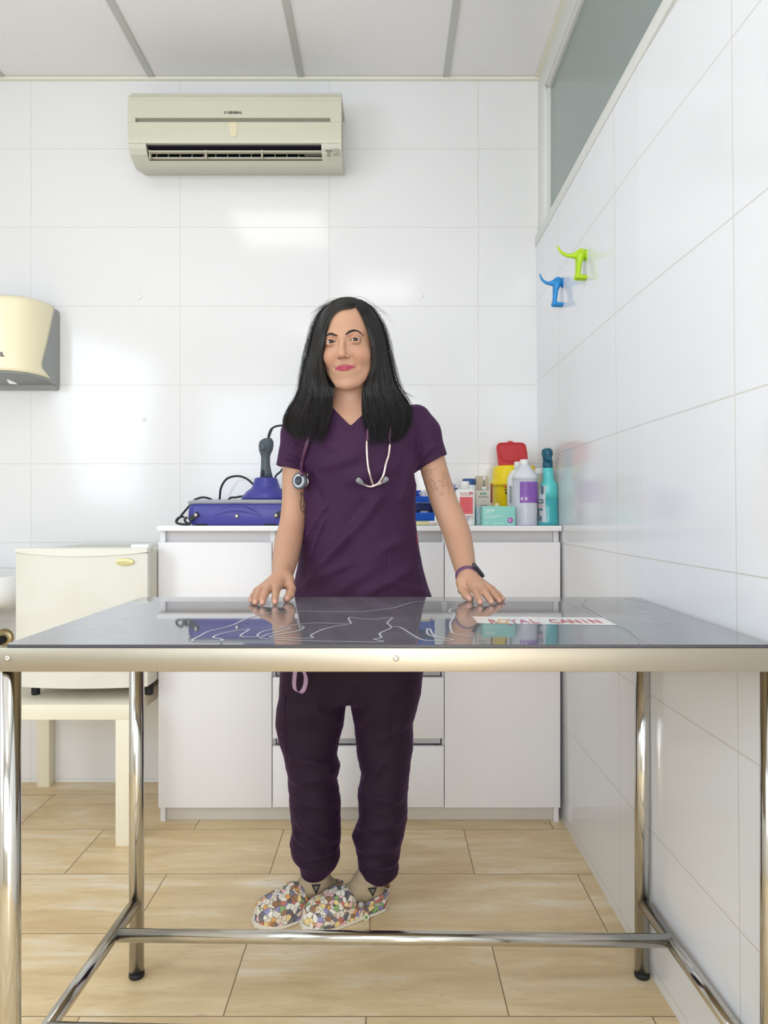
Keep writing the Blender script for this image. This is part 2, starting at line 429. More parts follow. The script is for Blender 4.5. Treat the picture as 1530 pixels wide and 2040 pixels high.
# ceiling with lay-in panels, bars and two light panels
m = MB(); m.box(-2.4, 1.0, -1.7, YB+.05, ZC+.004, ZC+.1); struct('ceiling', m, M_ceil)
bars = [-.943-.5995*2, -.943-.5995, -.943, -.345, .2362]
rows = [YB-.62-.6*k for k in range(7)]
m = MB()
for x in bars: m.box(x-.0125, x+.0125, -1.6, YB-.012, ZC-.002, ZC+.004)
for y in rows: m.box(-2.3, .60, y-.0125, y+.0125, ZC-.0018, ZC+.004)
o = struct('ceiling_grid', m, M_tbar)
m = MB(); m.box(-2.3, .607, YB-.014, YB, ZC-.010, ZC+.002); m.box(.593, .607, -1.6, YB, ZC-.004, ZC+.002)
struct('trim_1', m, mat('cream_edge_trim', (236, 232, 216), .5))
M_glow = mat('lit_diffuser', (255, 251, 246), .5, emit=PANEL_E)
for i, (bx, r) in enumerate(((2, 1), (3, 3), (2, 5))):
    x0, x1 = bars[bx]+.014, bars[bx+1]-.014; y1, y0 = rows[r]-.014, rows[r+1]+.014
    t = thing('ceiling_light', ('square light panel set in the ceiling grid in front of the air conditioner',
        'square light panel set in the ceiling grid nearest the tiled right wall',
        'square light panel set in the ceiling grid furthest from the tiled back wall')[i], 'ceiling light', ((x0+x1)/2, (y0+y1)/2, ZC), 'ceiling light panels')
    m = MB(); m.box(x0, x1, y0, y0+.012, ZC-.006, ZC+.003); m.box(x0, x1, y1-.012, y1, ZC-.006, ZC+.003)
    m.box(x0, x0+.012, y0+.012, y1-.012, ZC-.006, ZC+.003); m.box(x1-.012, x1, y0+.012, y1-.012, ZC-.006, ZC+.003)
    m.build('frame', M_paint, t)
    MB().box(x0+.012, x1-.012, y0+.012, y1-.012, ZC-.004, ZC+.002).build('diffuser', M_glow, t)

# interior window over the right wall: ledge, post, head beam, grey pane set back
M_pane = mat('frosted_grey_glass', (138, 150, 146), .16, spec=.35)
m = MB(); m.box(.594, .66, -1.6, YB, ZL-.002, 2.189, .002); struct('trim_2', m, M_paint)
m = MB(); m.box(.607, .70, 2.754, YB, 2.189, 2.73, .0015); m.box(.607, .70, -1.6, YB, 2.73, ZC+.003, .0015)
m.box(.617, .64, 2.740, 2.7545, 2.189, 2.73, .001); m.box(.617, .64, -1.6, 2.7545, 2.716, 2.7305, .001)
w1 = struct('window_1', m, M_paint)
MB().box(.630, .636, -1.6, 2.7545, 2.185, 2.732).build('pane', M_pane, w1)
MB().box(.64, .70, -1.6, 2.7545, 2.185, 2.732).build('backing', mat('dim_room_beyond', (120, 128, 124), .9), w1)

# small white plugs in the tiles
M_plug = mat('white_plastic', (246, 246, 244), .35)
for px, py, lb in ((278, 592, 'small white screw cap on the tiles below the air conditioner'), (840, 590, 'small white screw cap on the tiles up and right of the woman'),
                   (287, 835, 'small white screw cap on the tiles right of the towel dispenser')):
    x, z = XZ(px, py, YB)
    o = MB().lathe([(.0085, 0), (.0085, -.002), (.006, -.004), (.001, -.0045)], (x, YB+.0002, z), 20, axis='Y').build('screw_cap', M_plug)
    tag(o, lb, 'screw cap', 'white screw caps in the wall tiles')
# ------------------------------------------------------------------ examination table
def brushed(name, rgb, rough, aniso=.6, sc=(2, 2, 160)):
    m = mat(name, rgb, rough, 1.0); nt = m.node_tree; b = nt.nodes['Principled BSDF']; L = nt.links.new
    tc = nt.nodes.new('ShaderNodeTexCoord'); mp = nt.nodes.new('ShaderNodeMapping'); mp.inputs['Scale'].default_value = sc
    n = nt.nodes.new('ShaderNodeTexNoise'); n.inputs['Scale'].default_value = 3; n.inputs['Detail'].default_value = 4
    mr = nt.nodes.new('ShaderNodeMapRange'); mr.inputs[3].default_value = rough-.08; mr.inputs[4].default_value = rough+.10
    L(tc.outputs['Object'], mp.inputs[0]); L(mp.outputs[0], n.inputs['Vector']); L(n.outputs['Fac'], mr.inputs[0]); L(mr.outputs[0], b.inputs['Roughness'])
    return m
M_steel = brushed('brushed_steel', (172, 164, 149), .40)
M_chrome = mat('polished_steel_tube', (205, 203, 198), .13, 1.0)
M_rubber = mat('black_rubber', (28, 27, 28), .6)
TT = .872; TX0, TX1, TY0, TY1 = -.608, .606, 1.1166, 1.7456
tb = thing('examination_table', 'long stainless steel examination table with tube legs that the woman leans on', 'table', (0, 1.43, 0))
MB().box(TX0, TX1, TY0, TY1, TT-.004, TT, .0015).build('tabletop', M_steel, tb)
m = MB(); z0 = TT-.0375
m.box(TX0, TX1, TY0, TY0+.0025, z0, TT-.001, .0008); m.box(TX0, TX1, TY1-.0025, TY1, z0, TT-.001, .0008)
m.box(TX0, TX0+.0025, TY0, TY1, z0, TT-.001, .0008); m.box(TX1-.0025, TX1, TY0, TY1, z0, TT-.001, .0008)
m.build('apron', M_steel, tb)
for px in (15, 789):
    x, z = XZ(px, 1311.5, TY0)
    o = MB().lathe([(.0048, 0), (.0046, -.0012), (.003, -.0022), (.0016, -.0024), (.0014, -.0014), (.0001, -.0014)], (x, TY0, z), 20, axis='Y').build('screw', M_chrome, tb)
RL = .0168
def leg(x, y, zb=.0):
    o = MB().cyl((x, y, zb+.012), (x, y, TT-.005), RL, n=32).build('leg', M_chrome, tb)
    MB().lathe([(RL*.9, 0), (RL+.0008, .003), (RL+.0008, .012), (RL*.9, .0135)], (x, y, zb), 28).build('rubber_foot', M_rubber, o)
FL, FR, BL, BR = (-.602, 1.137), (.6135, 1.137), (-.5845, 1.664), (.5955, 1.664)
for q in (FL, FR, BL, BR): leg(*q)
def rail(name, a, b, r=.0138): MB().cyl(a, b, r, n=24).build(name, M_chrome, tb)
ZR = .176
rail('side_rail', (FL[0], FL[1], ZR), (BL[0], BL[1], ZR)); rail('side_rail', (FR[0], FR[1], ZR), (BR[0], BR[1], ZR))
def onrail(A, B, y): t = (y-A[1])/(B[1]-A[1]); return A[0]+(B[0]-A[0])*t
rail('cross_rail', (onrail(FL, BL, 1.536), 1.536, ZR-.003), (onrail(FR, BR, 1.508), 1.508, ZR+.002))
rail('cross_rail', (onrail(FL, BL, 1.25), 1.25, ZR), (onrail(FR, BR, 1.22), 1.22, ZR-.004))

# the mat on the table
def flat(px, py, z=.8775): Y = (HC-z)*F/(py-CY); return ((px-CX)*Y/F, Y, z)
MZ = .877
M_mat = mat('grey_glossy_mat', (112, 112, 116), .035, spec=.85, coat=.25, var=(9, (124, 124, 128), .40, .62))
mt = thing('table_mat', 'glossy grey printed mat covering the steel table top', 'mat', (0, 1.43, TT))
def rrect(x0, x1, y0, y1, r, n=6):
    pts = []
    for cx, cy, a0 in ((x1-r, y1-r, 0), (x0+r, y1-r, 90), (x0+r, y0+r, 180), (x1-r, y0+r, 270)):
        for k in range(n+1): a = math.radians(a0+90*k/n); pts.append((cx+r*math.cos(a), cy+r*math.sin(a)))
    return pts
m = MB(); m.prism(rrect(-.601, .605, TY0+.001, TY1-.001, .012), (TT+.0002, MZ), 'Z', bev=.0006, seg=1)
for f_ in m.bm.faces:
    f_.normal_update(); f_.material_index = 0 if abs(f_.normal.z) > .9 else 1
m.build('mat_sheet', [M_mat, mat('dark_mat_edge', (66, 66, 72), .35)], mt)
M_line = mat('white_mat_print', (206, 206, 210), .12, spec=.6)
def ribbon(pts, wd, z, h=.0003):
    pts = [Vector((p[0], p[1], 0)) for p in pts]; A = []; B = []
    for i, p in enumerate(pts):
        t = (pts[min(i+1, len(pts)-1)]-pts[max(i-1, 0)])
        t = t.normalized() if t.length > 1e-9 else Vector((1, 0, 0)); nrm = Vector((-t.y, t.x, 0))*wd
        A.append((p.x+nrm.x, p.y+nrm.y, z)); B.append((p.x-nrm.x, p.y-nrm.y, z))
    n = len(pts); V = A+B+[(a[0], a[1], z-h) for a in A]+[(b[0], b[1], z-h) for b in B]
    Fc = [(i, i+n, i+1+n, i+1) for i in range(n-1)]
    return V, Fc
def zl(pts): return [flat(340+x/2.468, 1180+y/2.468) for x, y in pts]
LINES = [
 [(340,140),(420,115),(500,97),(620,93),(900,95),(1000,88),(1090,77),(1150,60),(1200,47),(1260,42),(1400,42)],
 [(360,135),(290,165),(190,190),(150,210),(105,237),(170,240),(250,238),(245,228),(210,222),(225,210),(280,195),(380,180),(375,190),(345,215),(440,218),(480,205),(590,175),(480,185),(430,205),(450,225),(600,235),(830,241),(1000,243),(1045,240),(1000,230),(1035,222),(1030,200),(1085,172),(1065,150),(1090,125),(1060,125),(1000,131),(920,127),(885,122),(875,130),(885,150),(860,155),(700,150),(540,170)],
 [(640,165),(655,172),(620,190),(500,213),(510,222),(690,224),(690,210),(740,185),(800,168),(870,158)],
 [(1085,168),(1130,172),(1200,215),(1250,235),(1340,237),(1385,232),(1300,215),(1275,180),(1262,180),(1265,205),(1300,220)],
 [(1470,75),(1390,78),(1370,95),(1395,110),(1375,150),(1380,190),(1400,205),(1490,220)],
 [(1745,195),(1760,180),(1800,160),(2100,120),(2280,110)]]
V = []; Fc = []
for L_ in LINES[:5]:
    v, f = ribbon(cat(zl(L_), 6), .0021, MZ+.0004); k = len(V); V += v; Fc += [tuple(i+k for i in q) for q in f]
raw('printed_outline', V, Fc, M_line, mt, False, 'pale outline drawing of a cat and dog printed on the mat')
# thin crease lines at the wall side of the mat
V = []; Fc = []
for L_ in ([(1170,1193),(1160,1205),(1175,1215),(1205,1232),(1235,1248),(1262,1263),(1275,1282)], [(1262,1192),(1245,1193),(1290,1200)]):
    v, f = ribbon(cat([flat(*p) for p in L_], 6), .0009, MZ+.0004); k = len(V); V += v; Fc += [tuple(i+k for i in q) for q in f]
raw('crease', V, Fc, mat('dull_crease', (150, 150, 150), .3), mt, False)
# white printed panel with lettering
q = [flat(*p, MZ+.0003) for p in ((952, 1241.5), (1232, 1245.5), (1203, 1230.5), (940.5, 1228))]
m = MB(); m.poly(q); m.build('printed_panel', mat('white_mat_panel', (240, 238, 234), .12, spec=.6), mt, 'white panel printed on the mat')
def ontable(c, size, txt, col, sx):
    pass
M_red = mat('dark_red_print', (190, 40, 60), .2); M_yel = mat('yellow_print', (226, 150, 30), .2); M_mag = mat('magenta_print', (178, 60, 120), .2)
m = MB()
xs = np.linspace(982, 1186, 11); word = 'ROYAL CANIN'
for i, ch in enumerate(word):
    if ch == ' ': continue
    a = flat(xs[i], 1238.0, MZ+.0006)
    M = Matrix.Translation((a[0], a[1], MZ+.0006)) @ Matrix.Diagonal((1, 1, 1, 1))
    m.text(ch, M, .066, .0001, mi=(1 if i == 1 else 2 if i in (2, 3) else 0), bold=.0012, sx=.42)
m.build('lettering', [M_red, M_yel, M_mag], mt, 'red, yellow and magenta capital lettering')
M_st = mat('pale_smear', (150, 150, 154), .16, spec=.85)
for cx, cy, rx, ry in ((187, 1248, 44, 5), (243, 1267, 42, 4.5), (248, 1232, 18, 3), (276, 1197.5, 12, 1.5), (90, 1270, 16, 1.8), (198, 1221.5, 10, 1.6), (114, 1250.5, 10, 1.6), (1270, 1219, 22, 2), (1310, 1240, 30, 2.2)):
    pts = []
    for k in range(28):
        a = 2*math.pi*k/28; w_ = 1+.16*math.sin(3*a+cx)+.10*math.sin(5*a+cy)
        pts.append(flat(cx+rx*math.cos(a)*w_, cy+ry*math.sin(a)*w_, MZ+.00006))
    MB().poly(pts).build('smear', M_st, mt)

# ------------------------------------------------------------------ cabinet
M_cab = mat('white_laminate', (238, 236, 238), .33, spec=.4)
M_cab2 = mat('white_laminate_rail', (226, 222, 222), .4)
YF = 2.475
cb = thing('sideboard_cabinet', 'long white handleless cabinet standing against the tiled back wall', 'cabinet', (-.095, 2.67, 0))
X0, X1 = -.7945, .602
m = MB(); m.box(X0, X0+.018, 2.497, YB-.004, 0, 1.019, .001); m.box(X1-.018, X1, 2.497, YB-.004, 0, 1.019, .001)
m.box(X0+.018, X1-.018, YB-.012, YB-.004, .06, 1.019); m.box(X0+.018, X1-.018, 2.51, YB-.012, .06, .078)
m.box(-.409, -.391, 2.497, YB-.012, .078, 1.019, .001); m.box(.192, .210, 2.497, YB-.012, .078, 1.019, .001)
m.build('carcass', M_cab, cb)
MB().box(X0+.0185, X1-.0185, 2.515, 2.531, .955, 1.0185).build('top_rail', M_cab2, cb)
MB().box(X0+.0185, X1-.0185, 2.512, 2.528, .0005, .0595, .0005).build('plinth', mat('greige_plinth', (214, 207, 198), .45), cb)
MB().box(-.7955, .604, 2.463, YB-.002, 1.019, 1.0375, .0015).build('worktop', mat('white_worktop', (246, 245, 248), .3), cb)
for a, b in ((X0, -.4005), (.2005, X1)):
    MB().box(a, b, YF, YF+.018, .058, .980, .0012).build('door', M_cab, cb)
for i, zt in enumerate((.980, .747, .510, .271)):
    d = MB().box(-.3975, .1975, YF, YF+.018, zt-.2115, zt, .0012).build('drawer', M_cab, cb)
    if i:
        MB().box(-.388, .188, 2.512, 2.52, zt-.002, zt+.026).build('grip_rail', M_cab2, d)

# ------------------------------------------------------------------ small table and fridge
M_cream = mat('cream_lacquer', (240, 233, 212), .38)
st = thing('side_table', 'low square cream side table under the mini fridge', 'table', (-1.105, 2.587, 0))
SX0, SX1, SY0, SY1 = -1.382, -.832, 2.313, 2.860
MB().box(SX0, SX1, SY0, SY1, .41, .4595, .0015).build('tabletop', M_cream, st)
for x in (SX0, SX1-.05):
    for y in (SY0, SY1-.05): MB().box(x+.0005, x+.0495, y+.0005, y+.0495, 0, .41, .001).build('leg', M_cream, st)
M_fr = mat('ivory_enamel', (226, 224, 215), .3, var=(6, (222, 219, 207), .45, .65))
fr = thing('mini_fridge', 'old ivory mini fridge standing on the low cream table', 'fridge', (-1.01, 2.6, .4595))
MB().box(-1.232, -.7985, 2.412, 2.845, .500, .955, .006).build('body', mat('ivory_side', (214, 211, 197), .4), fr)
pts = [(-1.235, 2.405), (-.797, 2.405)]
nn = 16
front = [(-.797-.438*k/nn, 2.372-.030*(1-((k/nn-.5)*2)**2)) for k in range(nn+1)]
m = MB(); m.prism(pts[::-1]+front[::1] if False else [(-1.235, 2.405), (-.797, 2.405)]+front, (.503, .949), 'Z', bev=.003)
dr = m.build('door', M_fr, fr)
m = MB(); rg = []
for x, y in front:
    t_ = 1-((x+1.016)/.219)**2; zb_ = .951-.0125*max(0, t_); rg.append([(x, 2.405, .9655), (x, 2.405, .948), (x, y-.0035, zb_), (x, y-.0045, zb_+.001), (x, y-.0045, .9640), (x, y-.003, .9655)])
m.grid(rg, smooth=False); m.build('door_cap', mat('ivory_cap', (232, 230, 220), .3), dr)
MB().box(-1.228, -.802, 2.404, 2.413, .51, .95).build('gasket', mat('grey_gasket', (160, 157, 146), .6), fr)
MB().box(-.864, -.803, 2.40, 2.45, .955, .9755, .004).build('hinge', mat('white_plastic2', (250, 250, 248), .35), fr)
m = MB(); bx, bz = XZ(247, 1119.5, 2.353); m.lathe([(1, 0), (1, -.0025), (.9, -.004), (.05, -.004)], (bx, 2.3555, bz), 32, axis='Y', sx=.033, sy=.0125)
bd = m.build('badge', mat('gold_badge', (222, 212, 160), .35, .3), dr)
m = MB(); m.text('DAEWOO', MF((bx, 2.3512, bz)), .0088, .0003, bold=.0002); m.build('badge_lettering', mat('gold_letter', (205, 194, 140), .35, .3), bd)
for x in (-1.205, -.815):
    for y in (2.445, 2.81): MB().lathe([(.013, 0), (.014, .004), (.014, .041)], (x, y, .4596), 18).build('foot', M_rubber, fr)

# ------------------------------------------------------------------ washbasin at the left edge
M_por = mat('white_porcelain', (236, 236, 236), .12)
wb = thing('washbasin', 'white porcelain washbasin partly hidden behind the mini fridge', 'sink', (-1.62, 2.64, .74))
def rr(cx, cy, a, b, z, n=40, pw=3.2):
    out = []
    for k in range(n):
        t = 2*math.pi*k/n; c_, s_ = math.cos(t), math.sin(t); q = (abs(c_)**pw+abs(s_)**pw)**(-1/pw); out.append((cx+a*c_*q, cy+b*s_*q, z))
    return out
m = MB(); cx, cy = -1.56, 2.63
R_ = [rr(cx, cy+.03, .10, .09, .70), rr(cx, cy+.01, .22, .17, .745), rr(cx, cy, .285, .225, .765), rr(cx, cy, .300, .230, .80), rr(cx, cy, .302, .2315, .855), rr(cx, cy, .296, .226, .862),
      rr(cx, cy-.01, .262, .180, .860), rr(cx, cy-.01, .235, .158, .80), rr(cx, cy-.01, .14, .10, .765), rr(cx, cy-.01, .02, .015, .76)]
m.grid(R_); m.build('basin', M_por, wb)
m = MB(); x, z = XZ(10, 1270, YB)
m.lathe([(.036, 0), (.036, -.004), (.030, -.010), (.018, -.012)], (x, YB, z), 28, axis='Y'); m.build('wall_flange', mat('brass_flange', (190, 172, 128), .35, .6), wb)
m = MB(); m.tube(cat([(x-.002, YB-.002, z-.006), (x-.004, YB-.06, z-.008), (x-.03, YB-.10, z-.008), (-1.60, YB-.13, z-.002), (-1.61, YB-.15, z+.04), (-1.58, 2.66, .71)], 6), .017, 16)
m.build('drain_pipe', M_rubber, wb)

# ------------------------------------------------------------------ paper towel dispenser
M_yc = mat('yellowed_plastic', (248, 238, 204), .22); M_gp = mat('grey_plastic', (158, 160, 160), .4)
td = thing('towel_dispenser', 'yellowed paper towel dispenser with grey back on the tiled wall', 'dispenser', (-1.46, YB, 1.57))
hx = .150; cxd = -1.464
def plan(t, s=1.0, d=.215):
    """t 0..1 from the right wall corner round the front to the left corner"""
    a = math.pi*t; c_, s_ = math.cos(a), math.sin(a); pw = 2.9
    q = (abs(c_)**pw+abs(s_)**pw)**(-1/pw); return (cxd+hx*s*c_*q, YB-.002-d*s_*q)
def zsh(z): return 1-.10*max(0, (z-1.86)/.05)**2*.4
m = MB(); rings = []
for z, s, d in ((1.586, .97, .19), (1.580, .985, .198), (1.59, 1, .203), (1.75, 1, .205), (1.87, 1, .205), (1.888, .985, .198), (1.894, .94, .18)):
    zz = z
    ring = []
    for k in range(41):
        x, y = plan(k/40, s, d); f_ = (YB-y)/.215
        ring.append((x, y, zz+(.022*f_ if z < 1.6 else 0)))
    rings.append(ring)
m.grid(rings); bk = m.build('back_body', M_gp, td)
MB().box(cxd-hx-.001, cxd+hx+.001, YB-.030, YB-.0005, 1.572, 1.888, .008).build('wall_plate', M_gp, td)
rings = []
for z in np.linspace(1.612, 1.897, 20):
    tt = (z-1.612)/(1.897-1.612)
    k0 = .185-.12*min(1, max(0, tt-.12)/.88) if tt > .12 else .105+.08*(tt/.12)
    sc_ = 1.012 if tt < .93 else 1.012-.03*((tt-.93)/.07)**2; dd = .216 if tt < .93 else .216-.02*((tt-.93)/.07)**2
    ring = []
    for k in range(41):
        t = k0+(1-2*k0)*k/40; x, y = plan(t, sc_, dd); ring.append((x, y, z-.010*(1-math.sin(math.pi*t))*(1 if tt < .2 else 0)))
    rings.append(ring)
x0r = [(p[0]*.0+cxd+(p[0]-cxd)*.90, YB-.03-(YB-.03-p[1])*.86, 1.899) for p in rings[-1]]
rings.append(x0r)
m = MB(); m.grid(rings, closed=False, caps=False); o = m.build('cover', M_yc, td)
md = o.modifiers.new('solid', 'SOLIDIFY'); md.thickness = .003
cxm = -771/1420*2.65
m = MB(); a = XZ(9, 706.5, YB-.216); m.text('JOFEL', MF((a[0], YB-.2195, a[1])), .021, .0004, bold=.0006, align='RIGHT'); m.build('lettering', mat('navy_print', (52, 50, 84), .4), td)
m = MB(); x, z = XZ(28, 762, 2.73); m.prism([(x-.022, z+.012), (x+.010, z-.002), (x+.016, z-.008), (x-.014, z-.006), (x-.022, z+.004)], (2.722, 2.726), 'Y'); m.build('paper_towel', mat('white_paper', (240, 240, 238), .8), td)

# ------------------------------------------------------------------ air conditioner
M_ac = mat('yellowed_ac_plastic', (208, 206, 186), .38); M_ac2 = mat('ac_lower_plastic', (204, 202, 186), .4)
ac = thing('air_conditioner', 'yellowed split air conditioner mounted high on the tiled back wall', 'air conditioner', (-.57, YB, 2.42))
AX0, AX1 = -.970, -.171
ZA = 2.467
def prof(x0, x1, pts, m, mi=0, bev=0): m.prism(pts, (x0, x1), 'X', mi, bev)
m = MB()
prof(AX0+.006, AX1-.006, [(2.700, ZA), (2.700, 2.655), (YB-.001, 2.655), (YB-.001, ZA)], m)
prof(AX0, AX1, [(2.70, 2.652), (2.70, 2.672), (YB-.03, 2.678), (YB-.002, 2.674), (YB-.002, 2.652)], m)
LOW = [(2.672, ZA), (2.678, 2.450), (2.690, 2.434), (2.715, 2.4225), (2.738, 2.4145), (2.76, 2.412), (YB-.001, 2.437), (YB-.001, ZA)]
prof(AX0, -.905, LOW, m); prof(-.2465, AX1, LOW, m)
prof(-.905, -.2465, [(2.715, 2.4228), (2.738, 2.4145), (2.76, 2.412), (YB-.001, 2.437), (YB-.001, 2.46), (2.80, 2.452), (2.74, 2.4275)], m)
m.build('casing', M_ac2, ac)
MB().box(-.905, -.2465, 2.79, 2.80, 2.425, ZA).box(-.905, -.2465, 2.684, 2.79, ZA-.004, ZA-.001).box(-.9055, -.9035, 2.70, 2.79, 2.43, ZA).box(-.905, -.2465, 2.745, 2.79, 2.4285, 2.4550).build('outlet_back', mat('dark_outlet', (38, 38, 52), .5), ac)
m = MB(); m.prism([(2.671, ZA+.001), (2.668, 2.50), (2.668, 2.6125), (2.676, 2.6125), (2.68, ZA+.001)], (AX0, AX1), 'X')
m.build('front_panel', M_ac, ac)
zt0, zt1 = XZ(0, 235, 2.668)[1], XZ(0, 243.5, 2.668)[1]
ob = bpy.data.objects
# front panel upper half with the long grille groove between the halves
bpy.data.objects.remove([c for c in ac.children if c.name.startswith('front_panel')][0])
m = MB()
m.prism([(2.672, ZA+.001), (2.6685, 2.480), (2.667, 2.50), (2.667, zt1), (2.70, zt1), (2.70, ZA+.001)], (AX0, AX1), 'X')
m.prism([(2.667, zt0), (2.668, 2.62), (2.671, 2.640), (2.678, 2.650), (2.70, 2.652), (2.70, zt0)], (AX0, AX1), 'X')
m.box(AX0, -.942, 2.667, 2.70, zt1-.0005, zt0+.0005); m.box(-.212, AX1, 2.667, 2.70, zt1-.0005, zt0+.0005)
fp = m.build('front_panel', M_ac, ac)
MB().box(-.942, -.212, 2.682, 2.69, zt1-.001, zt0+.001).build('grille_groove', mat('groove_grey', (150, 147, 134), .6), fp)
x, z = XZ(464, 224.5, 2.667); m = MB(); m.text('O GENERAL', MF((x, 2.6668, z)), .0125, .0003, bold=.0006); m.build('lettering', mat('grey_print', (84, 84, 76), .5), fp)
m = MB(); m.prism([XZ(*p, 2.667) for p in ((456.5, 244), (472.3, 244), (471.5, 271), (468, 272.2), (462, 272), (459, 270.5))], (2.6645, 2.668), 'Y', bev=.0005)
m.build('catch', mat('ac_catch', (228, 216, 184), .35), fp)
M_lv = mat('louvre_plastic', (196, 190, 172), .45)
for py, Yv in ((302.5, 2.700), (316, 2.722)):
    z = XZ(0, py, Yv)[1]; MB().box(-.902, -.2475, Yv-.006, Yv+.012, z-.003, z+.003, .001).build('louvre', M_lv, ac)
for k in range(13):
    x = -.885+k*.0455; MB().box(x-.0012, x+.0012, 2.735, 2.75, 2.4275, ZA).build('guide_vane', M_lv, ac)
for px in (297, 409, 521):
    x, z = XZ(px, 303, 2.695); MB().box(x-.0028, x+.0028, 2.700, 2.72, z-.020, z+.012, .001).build('vane_lever', M_lv, ac)
MB().box(-.318, -.2475, 2.745, 2.752, 2.43, ZA).build('filter_edge', mat('grey_filter', (138, 134, 128), .6), ac)
m = MB(); x, z = XZ(668.5, 302.5, 2.674); m.box(x-.0095, x+.0095, 2.669, 2.680, z-.0095, z+.0095, .0005); m.build('receiver_window', mat('receiver_grey', (168, 165, 150), .3), ac)
m = MB()
for dy, ln in ((-2, 14), (3, 7), (8, 7)):
    x, z = XZ(655, 302+dy, 2.674); m.box(x-.0009*ln, x+.0009*ln, 2.6735, 2.6765, z-.0016, z+.0016)
m.build('panel_print', mat('grey_print2', (110, 108, 96), .5), ac)
m = MB(); x, z = XZ(262, 193, 2.70); m.box(x-.012, x+.012, 2.70, 2.72, 2.652, 2.662, .002); m.build('clip', M_ac2, ac)

# ------------------------------------------------------------------ dog shaped coat hooks
M_hb = mat('blue_rubbery_plastic', (40, 140, 210), .35); M_hg = mat('lime_rubbery_plastic', (176, 214, 30), .35)
def dog_hook(name, label, mt_, Y, xw, zref, s, tx=1.0):
    """rump and hind legs of a dog whose raised tail is the hook; u leftwards from the wall, v up"""
    f = Field(axis_pts((xw-.098, xw+.004, .0011)), axis_pts((Y-.024, Y+.024, .0011)), axis_pts((zref-.085, zref+.045, .0011)))
    def sm(pts, rs, k):
        c_ = cat(pts, 6); f.chain(c_, list(np.interp(np.linspace(0, 1, len(c_)), np.linspace(0, 1, len(rs)), rs)), k)
    def q(x, y, dy=0): return (xw-(975-x)/7.65*s, Y+dy, zref-(y-370)/7.65*s)
    sm([q(850-(850-a_)*tx, b_) for a_, b_ in ((548, 235), (575, 290), (615, 335), (680, 368), (760, 378), (850, 372))], [.0024, .0034, .0042, .0050, .0064, .0115], .0008)
    f.ell(q(905, 362), (.0165, .0145, .0185), .006)
    for dy in (-.0085, .0085):
        f.cone(q(885, 400, dy), q(868, 500, dy), .0125, .0075, .004); sm([q(868, 480, dy), q(862, 560, dy), q(856, 630, dy), q(842, 705, dy)], [.0078, .0064, .0060, .0066], .0008)
        f.chain([q(838, 705, dy), q(900, 712, dy), q(968, 715, dy)], [.0070, .0064, .0056], .002)
    V, Q = f.mesh(); V = relax(V, Q, 2)
    o = thing(name, label, 'coat hook', (xw, Y, zref), 'dog shaped coat hooks')
    raw('hook_body', V, Q, mt_, o)
    m = MB(); m.lathe([(1, 0), (1, -.003), (.9, -.005), (.05, -.005)], (xw+.0025, Y, zref+.0), 28, axis='X', sx=.013, sy=.019); m.build('wall_plate', mt_, o)
Yb, Yg = 2.437, 2.151
zb = HC-(560.5-CY)*Yb/F; zg = HC-(508-CY)*Yg/F
dog_hook('coat_hook', 'blue dog shaped coat hook, the lower of two on the right wall', M_hb, Yb, XW(zb)-.0005, HC-(563.5-CY)*Yb/F, Yb/F*.97, .76)
dog_hook('coat_hook', 'lime green dog shaped coat hook, the higher of two on the right wall', M_hg, Yg, XW(zg)-.0005, HC-(508.5-CY)*Yg/F, Yg/F)

# ------------------------------------------------------------------ things on the cabinet
ZT = 1.0378
def bw(px0, px1, Y): return (px0-CX)*Y/F, (px1-CX)*Y/F
def zz_(py, Y): return HC-(py-CY)*Y/F
M_white = mat('white_bottle_plastic', (240, 240, 238), .3); M_ink = mat('dark_ink', (60, 62, 66), .5)
M_redp = mat('red_label', (226, 96, 104), .45); M_redd = mat('deep_red_print', (196, 58, 60), .45)

# purple machine with its handpiece
M_pur = mat('indigo_plastic', (66, 66, 150), .32, var=(3, (72, 70, 154), .4, .6)); M_gr = mat('pale_grey_rim', (166, 168, 178), .4)
M_blk = mat('black_cable', (34, 36, 40), .45); M_gun = mat('gunmetal_plastic', (78, 88, 96), .42)
Yc = 2.49
cs = thing('equipment_case', 'low indigo equipment case with grey rim and black latches on the cabinet', 'case', (-.50, 2.62, ZT))
x0, x1 = (370-CX)*Yc/F, -.335
def case_ring(z, ins, fr_=0):
    return [(x, y, z) for x, y in rrect(x0+ins, x1-ins, Yc+ins*.5+fr_, 2.70-ins, .035)]
zt = zz_(1003, Yc)
m = MB(); m.grid([case_ring(ZT+.001, .012), case_ring(ZT+.008, .004), case_ring(ZT+.035, 0), case_ring(zt-.012, .002), case_ring(zt, .010)]); m.build('case_body', M_pur, cs)
def rimz(x):      # the rim rises gently to the middle
    t = (x-x0)/(x1-x0); return zt-.001+.010*math.sin(math.pi*min(1, max(0, t)))
m = MB(); rings = []
for dz, ins in ((-.004, .004), (.004, -.003), (.0095, 0), (.011, .008)):
    rings.append([(x, y, rimz(x)+dz) for x, y in rrect(x0+ins, x1-ins, Yc+ins, 2.70-ins, .04, 10)])
m.grid(rings); m.build('rim', M_gr, cs)
m = MB(); arc = []
for k in range(25):
    t = k/24; px = 420+104*t; arc.append(t)
pa = [XZ(420+104*t, 1030-24*math.sin(math.pi*t)**.8, Yc) for t in arc]; pb = [XZ(420+104*t, 1030-9*math.sin(math.pi*t), Yc) for t in arc]
rings = [[(a[0], Yc-.0005, a[1]), (a[0], Yc-.0005-.010*math.sin(math.pi*t), a[1]-.002), (b[0], Yc-.0005, b[1])] for a, b, t in zip(pa, pb, arc)][1:-1]
m.grid(rings, closed=False, caps=False); m.build('front_ridge', M_pur, cs)
M_met = mat('nickel', (210, 206, 196), .22, 1.0)
